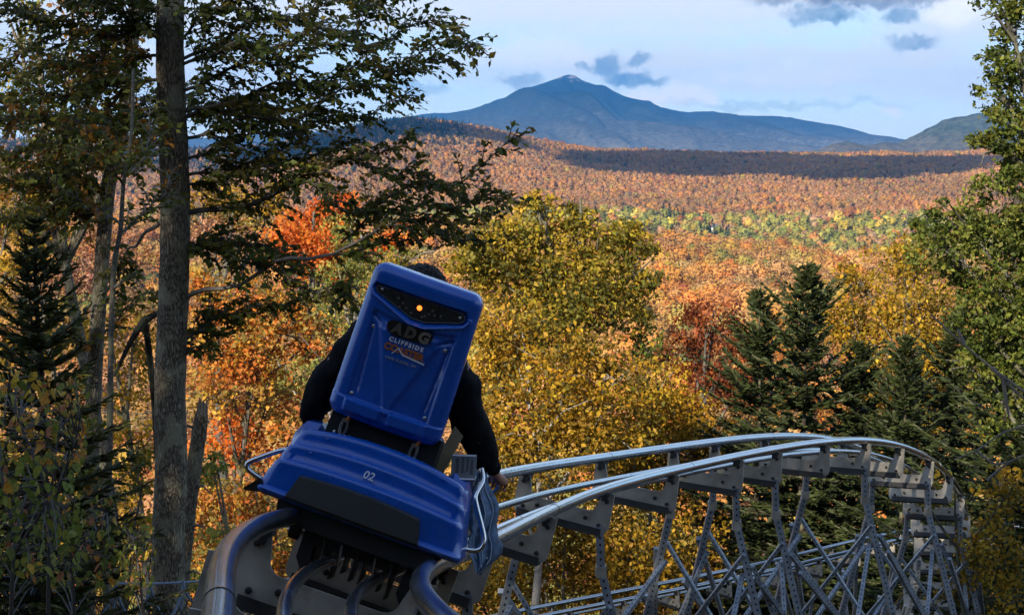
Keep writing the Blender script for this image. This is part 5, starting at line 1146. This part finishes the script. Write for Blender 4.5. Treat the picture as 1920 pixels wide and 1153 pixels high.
def cover_y(x, z): 
    lvz = [.045, .056, .068, .086, .140, .190, .2035, .208, .240, .266, .2725, .277, .310, .338]; lvy = [.010, -.016, -.022, .004, .002, -.002, .022, .051, .050, .052, .072, .100, .098, .100]
    s = (x + .052) / .42; cr = .046 * float(smooth01((z - .1) / .26)) * (1 - abs(s) ** 2.2); return float(np.interp(z - cr * .8, lvz, lvy)) - .0275 * (1 - s * s) + .03
mb = MB(); yy = cover_y(-.05, .13) - .004
n_ = 14; fr = []; 
for r_, (zt, zb) in enumerate(((.200, .068),)):
    def edge(t, zz, k): x0, x1 = (-.338, .195) if k else (-.366, .225); x = x0 + (x1 - x0) * t; return x, zz + (.016 if k else .0) * (1 - (2 * t - 1) ** 2)
    T_ = np.linspace(0, 1, n_); top = [edge(t, .170, 1) for t in T_]; bot = [edge(t, .058, 0) for t in T_]
    V = []; F = []
    for (lst, off) in ((bot, -.030), (bot, -.046), (top, -.040), (top, -.012)):
        for x, z in lst: V.append((x, cover_y(x, .10 if lst is bot else .17) + off, z + (.012 if off == -.046 else (-.008 if off == -.040 else 0))))
    for a in range(3):
        for j in range(n_ - 1): q = a * n_ + j; F.append((q, q + 1, q + n_ + 1, q + n_))
    k = len(V)
    for (lst) in (bot, top):
        for x, z in lst: V.append((x, cover_y(x, .12) + .03, z))
    F += [(k + j, k + j + 1, j + 1, j) for j in range(n_ - 1)] + [(3 * n_ + j, 3 * n_ + j + 1, k + n_ + j + 1, k + n_ + j) for j in range(n_ - 1)]
    F += [(0, n_, 2 * n_, 3 * n_, k + n_, k), tuple(x + n_ - 1 for x in (0, n_, 2 * n_, 3 * n_, k + n_, k))[::-1]]
mb.v = V; mb.f = F; mb.build('bumper_pad', M['pad'], cart, recalc=True)
ty = cover_y(-.075, .262)
t02 = text('number', '02', .048, -.074, .262, M['white_print'], cover, ty - .012, bold=.0006, shear=.15); t02.rotation_euler = (math.radians(82), math.radians(1), 0)
for xa, xb in ((-.118, -.094), (-.060, -.028)):
    mb = MB(); mb.prism([(xa, .243), (xb, .2425), (xb, .2455), (xa, .246)], ty - .0135, ty - .012); mb.build('number_underline', M['grey_print'], cover, smooth=False)
for x, z in ((-.30, .345), (-.34, .268), (-.27, .214), (.22, .352), (.26, .286), (.25, .22)): ball('rivet', (x, cover_y(x, z) - .004, z), .007, M['blue'], cover)
# little black mud flap at the lower left corner
mb = MB(); mb.add([(-.50, .02, .10), (-.56, .05, .035), (-.545, .05, .03), (-.44, .02, .055), (-.50, .06, .10), (-.56, .09, .035), (-.545, .09, .03), (-.44, .06, .055)], [(0, 1, 2, 3), (7, 6, 5, 4), (0, 4, 5, 1), (1, 5, 6, 2), (2, 6, 7, 3), (3, 7, 4, 0)]); mb.build('mud_flap', M['black'], cart, smooth=False, recalc=True)
# tube loops at both sides
def loop(pts, r=.0115): mb = MB(); mb.tube(curve_pts(pts, 34), r, 10); return mb.build('side_loop', M['chrome'], cart)
loop([(-.40, .20, .262), (-.47, .16, .238), (-.555, .15, .172), (-.594, .15, .135), (-.590, .15, .112), (-.555, .15, .098), (-.51, .16, .088), (-.44, .20, .088)])
loop([(.34, .42, .44), (.365, .36, .395), (.36, .31, .33), (.378, .30, .290), (.43, .29, .215), (.462, .28, .160), (.455, .27, .118), (.42, .26, .102), (.37, .26, .10), (.33, .26, .11)])
# seat body, black frame behind the backrest and the side pods
mb = MB(); mb.prism([(-.345, .30), (.155, .30), (.150, .50), (-.340, .50)], .215, .36); mb.build('seat_frame', M['black'], cart, recalc=True)
mb = MB(); mb.box((-.33, .30, .13), (.16, 1.15, .34)); mb.build('seat_base', M['black'], cart, smooth=False)
for sx, nm in ((-1, 'left'), (1, 'right')):
    x0 = -.08 + sx * .35; prof = [(.14, .0), (.36, .0), (.42, .05), (.43, .12)]
    V = []; F = []; rows = []
    sec = [(.0, .09), (.045, .12), (.06, .22), (.055, .33), (.02, .395), (-.05, .405), (-.08, .37), (-.08, .12)]
    ys = [(.26, .75), (.32, .96), (.50, 1.0), (.80, .96), (1.05, .78), (1.22, .5)]
    for y_, s in ys:
        for a, b in sec: V.append((x0 + sx * a * s + (0.02 if sx > 0 else 0), y_, .10 + (b - .10) * s))
    m = len(sec)
    for i in range(len(ys) - 1):
        for j in range(m): q = i * m + j; p = i * m + (j + 1) % m; F.append((q, p, p + m, q + m))
    F += [tuple(range(m)), tuple(range((len(ys) - 1) * m, len(ys) * m))]
    mb = MB(); mb.v = V; mb.f = F; mb.build('side_pod', M['blue'], cart, recalc=True)
mb = MB(); mb.box((-.38, .06, -.02), (.27, .98, .075)); mb.build('chassis', M['black'], cart, smooth=False)
mb = MB(); V = []
mb.prism([(-.405, .085), (-.385, -.035), (.275, -.035), (.30, .085)], .03, .07); mb.build('rear_skirt', M['black'], cart, smooth=False, recalc=True)
# latches with orange pins that fold the backrest
for x in (-.268, .052):
    z = .435; y = .195
    mb = MB(); ringp = [(x + .014 * math.cos(a) * (1.0), y, z - .022 + .034 * math.sin(a)) for a in np.linspace(0, 2 * math.pi, 19)]; mb.tube(ringp, .0068, 6, cap=False); lt = mb.build('latch', M['bolt'], cart)
    mb = MB(); mb.tube([(x + .003, y - .006, z + .008), (x + .012, y - .012, z + .032), (x + .018, y - .016, z + .064)], [.006, .0085, .0085], 10); mb.build('orange_pin', M['orange_pin'], lt)
    mb = MB(); mb.box((x - .016, y - .010, z + .002), (x + .016, y + .012, z + .018)); mb.build('latch_block', M['bolt'], lt, smooth=False)
    for dx in (-.034, .034): ball('latch_bolt', (x + dx, .208, z - .052), .0075, M['bolt'], lt)
# bogies: side plates, running wheels above and below the rails, brake fins in the middle
for sx in (-1, 1):
    for y_ in (.12, .72):
        x0 = sx * GAUGE
        mb = MB(); mb.prism([(x0 - sx * .10, .07), (x0 - sx * .115, -.16), (x0 - sx * .085, -.20), (x0 - sx * .055, -.16), (x0 - sx * .05, .07)], y_ - .02, y_ + .16); bg = mb.build('bogie', M['black_steel'], cart, recalc=True, smooth=False)
        for zc, r in ((.038 + .052, .05), (-.038 - .034, .033)):
            mb = MB(); mb.lathe([(r * .5, -.026), (r, -.022), (r, .022), (r * .5, .026)], (x0, y_ + .07, zc), (1, 0, 0), 20); mb.build('wheel', M['black'], bg)
            mb = MB(); mb.lathe([(r * .3, -.034), (r * .42, -.028), (r * .42, .03), (r * .25, .034)], (x0, y_ + .07, zc), (1, 0, 0), 12); mb.build('wheel_hub', M['bolt'], bg)
        mb = MB(); mb.tube([(x0 - sx * .08, y_ + .07, -.072), (x0 + sx * .03, y_ + .07, -.072)], .010, 8); mb.build('axle', M['bolt'], bg)
mb = MB(); mb.box((-.20, .10, -.09), (.17, .62, -.02)); bk = mb.build('brake_unit', M['black_steel'], cart, smooth=False)
for i in range(9):
    x = -.185 + i * .042; mb = MB(); mb.prism([(x, -.085), (x + .007, -.085), (x + .007, -.165 - .02 * (i % 3)), (x, -.165 - .02 * (i % 3))], .11, .25); mb.build('fin', M['black_steel'], bk, smooth=False, recalc=True)
for i in range(5):
    x = -.16 + i * .075; mb = MB(); mb.tube([(x, .09, -.05), (x + .01, .08, -.10), (x + .012, .095, -.14)], [.006, .005, .004], 6); mb.build('linkage', M['bolt'] if i % 2 else M['dark_bolt'], bk)
# tan strap, printed tag and hanging denim
mb = MB(); mb.add([(.130, .36, .36), (.185, .36, .34), (.215, .40, .55), (.165, .40, .58), (.130, .372, .36), (.185, .372, .34), (.215, .412, .55), (.165, .412, .58)], [(0, 1, 2, 3), (7, 6, 5, 4), (0, 4, 5, 1), (1, 5, 6, 2), (2, 6, 7, 3), (3, 7, 4, 0)]); mb.build('seat_strap', M['tan'], cart, smooth=False, recalc=True)
mb = MB(); mb.tube(curve_pts([(.13, .355, .50), (.108, .352, .45), (.125, .35, .40), (.165, .35, .36)], 12), .004, 6); mb.build('strap_wire', M['bolt'], cart)
tagm = Matrix.Translation((.268, .335, .425)) @ Matrix.Rotation(math.radians(-18), 4, 'Y') @ Matrix.Rotation(math.radians(-25), 4, 'X')
mb = MB(); mb.box((-.055, -.004, -.065), (.055, .004, .06)); lb = mb.build('printed_tag', M['label'], cart, smooth=False); lb.matrix_local = tagm
for i, (a, b, c, d_) in enumerate(((-.035, -.02, -.03, .04), (-.01, .002, -.03, .045), (.012, .022, -.02, .045), (.030, .042, -.035, .035))):
    mb = MB(); mb.box((a, -.0065, c), (b, -.0035, d_)); mb.build('tag_stroke', M['badge'], lb, smooth=False)
for i, (a, b, c, d_) in enumerate(((-.052, .052, .050, .057), (-.052, .052, -.062, -.056))):
    mb = MB(); mb.box((a, -.0065, c), (b, -.0035, d_)); mb.build('tag_border', M['white_print'], lb, smooth=False)

# ------------------------------------------------------------------ the rider
rider = empty('person', matrix=CF); tag(rider, 'rider in a black jacket leaning behind the blue backrest, arms out to the side levers', 'person')
def skin_obj(name, chains, mat, parent, sub=2):
    """chains: lists of (x, y, z, r); points given by the same name join"""
    V = []; E = []; Rr = []; key = {}
    for ch in chains:
        pr = None
        for p in ch:
            k = tuple(round(c, 4) for c in p[:3])
            if k not in key: key[k] = len(V); V.append(p[:3]); Rr.append(p[3] if len(p) == 4 else (p[3], p[4]))
            if pr is not None: E.append((pr, key[k]))
            pr = key[k]
    me = bpy.data.meshes.new(name); me.from_pydata(V, E, []); me.update(); me.materials.append(mat)
    o = link(name, me, parent); md = o.modifiers.new('skin', 'SKIN'); md.use_smooth_shade = True
    for i, r in enumerate(Rr): me.skin_vertices[0].data[i].radius = (r, r) if not isinstance(r, tuple) else r
    me.skin_vertices[0].data[0].use_root = True
    s = o.modifiers.new('sub', 'SUBSURF'); s.levels = sub; s.render_levels = sub; return o
pel = (-.10, .52, .40); che = (-.15, .42, .66); nec = (-.175, .44, .93)
def body_chains(k, legs=True, arms=True, head=True):
    ch = [[(*pel, .13 * k), (-.12, .47, .52, .125 * k), (*che, .14 * k), (-.165, .42, .80, .125 * k), (*nec, .062 * k)]]
    if head: ch.append([(*nec, .062 * k), (-.185, .45, 1.00, .055), (-.19, .46, 1.07, .085), (-.195, .46, 1.15, .092), (-.195, .455, 1.20, .06)])
    if arms:
        ch.append([(-.165, .42, .80, .125 * k), (-.345, .43, .83, .092 * k), (-.425, .46, .66, .080 * k), (-.470, .52, .50, .072 * k), (-.495, .62, .40, .055 * k), (-.50, .70, .355, .034 * k)])
        ch.append([(-.165, .42, .80, .125 * k), (.035, .43, .86, .095 * k), (.150, .48, .72, .088 * k), (.235, .54, .58, .080 * k), (.33, .62, .49, .060 * k), (.395, .69, .435, .034 * k)])
    if legs:
        for s, x in ((-1, -.20), (1, .02)): ch.append([(*pel, .13 * k), (x, .62, .36, .09 * k), (x - .01 + s * .02, .90, .46, .072 * k), (x + s * .02, 1.08, .45, .06 * k), (x + s * .02, 1.28, .30, .045 * k), (x + s * .02, 1.36, .25, .04 * k), (x + s * .02, 1.44, .29, .03 * k)])
    return ch
body = skin_obj('body', body_chains(.9), M['skin'], rider)
jk = skin_obj('jacket', body_chains(1.12, legs=False, head=False), M['jacket'], rider)
tx = bpy.data.textures.new('cloth_folds', 'CLOUDS'); tx.noise_scale = .11; tx.noise_depth = 3
md = jk.modifiers.new('folds', 'DISPLACE'); md.texture = tx; md.strength = .055; md.mid_level = .5; jk.modifiers['sub'].levels = 3; jk.modifiers['sub'].render_levels = 3
skin_obj('trousers', [[(*pel, .135), (x, .62, .36, .098), (x - .01 + s * .02, .90, .46, .080), (x + s * .02, 1.08, .45, .068), (x + s * .02, 1.28, .30, .053)] for s, x in ((-1, -.20), (1, .02))], M['denim'], rider)
# hood bunched at the neck and the hair
skin_obj('hood', [[(-.27, .44, .90, .05), (-.23, .36, .93, .055), (-.17, .335, .94, .06), (-.11, .36, .94, .055), (-.07, .44, .91, .05)]], M['jacket'], rider)
def hair():
    c = Vector((-.193, .455, 1.118)); V = []; F = []; nu, nv = 64, 30
    for i in range(nv + 1):
        v = .04 + (math.pi * .66) * i / nv
        for j in range(nu):
            a = 2 * math.pi * j / nu; g = Vector((math.cos(a) * math.sin(v), math.sin(a) * math.sin(v), math.cos(v))); r = 1 + .09 * mnoise.noise(g * 9) + .07 * mnoise.noise(g * 24) + .05 * mnoise.noise(g * 55); f = .75 if (math.sin(a) > .35 and v > 1.35) else 1.0
            V.append(c + Vector((g.x * .112 * r, g.y * .118 * r * f, g.z * .105 * r)))
    for i in range(nv):
        for j in range(nu): a = i * nu + j; b = i * nu + (j + 1) % nu; F.append((a, a + nu, b + nu, b))
    F.append(tuple(range(nu))); mb = MB(); mb.add(V, F); mb.build('hair', M['hair'], rider, recalc=True)
hair()
def face():
    c = Vector((-.194, .46, 1.10))
    mb = MB(); mb.tube([c + Vector((0, .082, .025)), c + Vector((0, .106, -.005)), c + Vector((0, .088, -.02))], [.008, .013, .009], 8); mb.build('nose', M['skin'], rider)
    for s in (-1, 1):
        ball('eye', c + Vector((s * .032, .083, .022)), .011, M['white_print'], rider, ax=(0, 1, 0)); mb = MB(); mb.lathe([(.012, -.006), (.026, .0), (.020, .008), (.006, .010)], c + Vector((s * .088, -.005, -.005)), (s, 0, 0), 10); mb.build('ear', M['skin'], rider)
    mb = MB(); mb.tube([c + Vector((-.024, .084, -.045)), c + Vector((0, .092, -.048)), c + Vector((.024, .084, -.045))], [.004, .006, .004], 6); mb.build('mouth', principled('lips', (.36, .12, .10), .5), rider)
face()
def hand(cx, cy, cz, s):
    W = Vector((cx, cy, cz)); ch = [[(*W, .026), (cx + s * .012, cy + .045, cz - .006, .030), (cx + s * .018, cy + .085, cz - .014, .026)]]
    k = (cx + s * .018, cy + .085, cz - .014)
    for i, (dx, L_) in enumerate(((-.030, .062), (-.011, .072), (.010, .068), (.029, .054))):
        b = (cx + s * .018 + dx, cy + .095, cz - .014); ch.append([(*k, .026), (*b, .0095), (b[0], b[1] + L_ * .4, b[2] - .012, .0092), (b[0], b[1] + L_ * .55, b[2] - L_ * .55, .0085), (b[0], b[1] + L_ * .30, b[2] - L_ * .80, .0075)])
    ch.append([(cx + s * .012, cy + .045, cz - .006, .030), (cx - s * .028, cy + .062, cz - .012, .011), (cx - s * .036, cy + .088, cz - .028, .0100), (cx - s * .026, cy + .104, cz - .046, .0085)])
    skin_obj('hand', ch, M['skin'], rider, 2)
hand(-.502, .705, .352, -1); hand(.40, .70, .430, 1)
for x, y_, z, lab in ((-.522, .80, .315, 'left'), (.418, .795, .392, 'right')):
    mb = MB(); mb.tube([(x + (.10 if x < 0 else -.10), y_ + .02, .16), (x + (.04 if x < 0 else -.04), y_, z - .09), (x, y_, z - .02), (x, y_ - .01, z + .03)], [.013, .013, .012, .012], 10); mb.build('brake_lever', M['chrome'], cart)
# faded denim jacket hanging out over the right side
dj = empty('denim_jacket', matrix=CF); tag(dj, 'faded blue denim jacket hanging out over the right flank of the cart', 'jacket')
def cloth():
    nu, nv = 20, 30; V = []; F = []; R = random.Random(8)
    for side in (0, 1):
        for i in range(nv):
            t = i / (nv - 1); z = .43 - .415 * t
            for j in range(nu):
                s = j / (nu - 1); w = .055 + .085 * math.sin(min(1, t * 1.5) * 1.57) - .10 * max(0, t - .66) / .34
                x = .345 + .085 * min(1, t * 1.6) + (s - .5) * w * (1.05) + .03 * t + (.02 * t if t > .6 else 0); y = .33 + .16 * s + .020 * math.sin(s * 17 + t * 5) * (.4 + .6 * t) + .05 * (1 - t) - (.012 if side == 0 else 0)
                zz = z - .05 * s * max(0, t - .4) + .09 * abs(s - .35) * max(0, t - .75) + .006 * math.sin(s * 23 + t * 9)
                V.append((x + .012 * math.sin(t * 14 + s * 4), y, zz))
    n = nu * nv
    for side in (0, 1):
        for i in range(nv - 1):
            for j in range(nu - 1): a = side * n + i * nu + j; q = (a, a + 1, a + nu + 1, a + nu); F.append(q if side == 0 else q[::-1])
    for i in range(nv - 1):
        for j in (0, nu - 1): a = i * nu + j; F.append((a, a + nu, a + nu + n, a + n))
    for i in (0, nv - 1):
        for j in range(nu - 1): a = i * nu + j; F.append((a, a + 1, a + 1 + n, a + n))
    mb = MB(); mb.v = V; mb.f = F; mb.build('cloth', M['denim'], dj, recalc=True)
    for k in range(3):
        mb = MB(); pts = []
        for i in range(12):
            t = i / 11 * .8 + .08; s = .22 + .28 * k; a = V[int(t * (nv - 1)) * nu + int(s * (nu - 1))]; pts.append((a[0], a[1] - .006, a[2]))
        mb.tube(pts, .0035, 5); mb.build('seam', M['grey_print'], dj)
    for (t, s) in ((.80, .35), (.86, .62), (.9, .45)):
        a = V[int(t * (nv - 1)) * nu + int(s * (nu - 1))]; ball('button', (a[0], a[1] - .006, a[2]), .008, M['grey_print'], dj)
cloth()

# ------------------------------------------------------------------ safety net at the lower left
def net():
    d = 9.4; root = empty('safety_net', at(180, 1150, d)); O = Vector(root.location); tag(root, 'sagging safety net hung from a blue rope at the lower left', 'net')
    top = [at(u, v, d + k) for u, v, k in ((-60, 1074, -.6), (0, 1080, -.5), (60, 1085, -.4), (140, 1090, -.2), (230, 1093, 0), (300, 1093, .2), (380, 1089, .4), (470, 1085, .6), (560, 1085, .9))]
    P = curve_pts([p - O for p in top], 80); mb = MB(); mb.tube(P, .0075, 8); mb.build('rope', M['rope'], root)
    anchors = [0, 10, 21, 29, 38, 47, 55, 63, 71, 79]
    for a, b in zip(anchors[:-1], anchors[1:]):
        A = P[a]; B = P[b]; mb = MB(); sag = .11 + .05 * ((a * 7) % 3); pts = [A.lerp(B, t) + Vector((0, -.02, -sag * 4 * t * (1 - t) - .015)) for t in np.linspace(0, 1, 12)]; mb.tube(pts, .0095, 6); mb.build('swag_strap', M['rope'], root)
        mb = MB(); mb.tube([A + Vector((0, -.01, .014)), A + Vector((.006, -.02, -.02)), A + Vector((0, -.012, -.06)), A + Vector((-.02, -.02, -.18))], .009, 6); mb.build('tie', M['rope'], root)
    mb = MB(); R = random.Random(5)
    for k in range(64):
        i = int(k / 64 * 79); A = P[i] + Vector((0, 0, -.05 - .06 * abs(math.sin(k * .35))))
        for s in (-1, 1): pts = [A + Vector((s * .36 * t + .02 * math.sin(t * 9 + k), .10 * t, -.9 * t + .02 * math.sin(t * 7 + k * 2))) for t in np.linspace(0, 1, 9)]; mb.tube(pts, .0032, 4, cap=False)
    o = mb.build('mesh_strands', M['net'], root); o['kind'] = 'stuff'
    for u, k in ((-40, -.5), (560, .9)):
        q = at(u, 1080, d + k) - O; g = float(ground_h(*(Vector(root.location) + q).xy)) - O.z; mb = MB(); mb.tube([(q.x, q.y, g - .2), (q.x, q.y, q.z + .08)], .03, 8); mb.build('net_post', M['galv_dark'], root)
net()
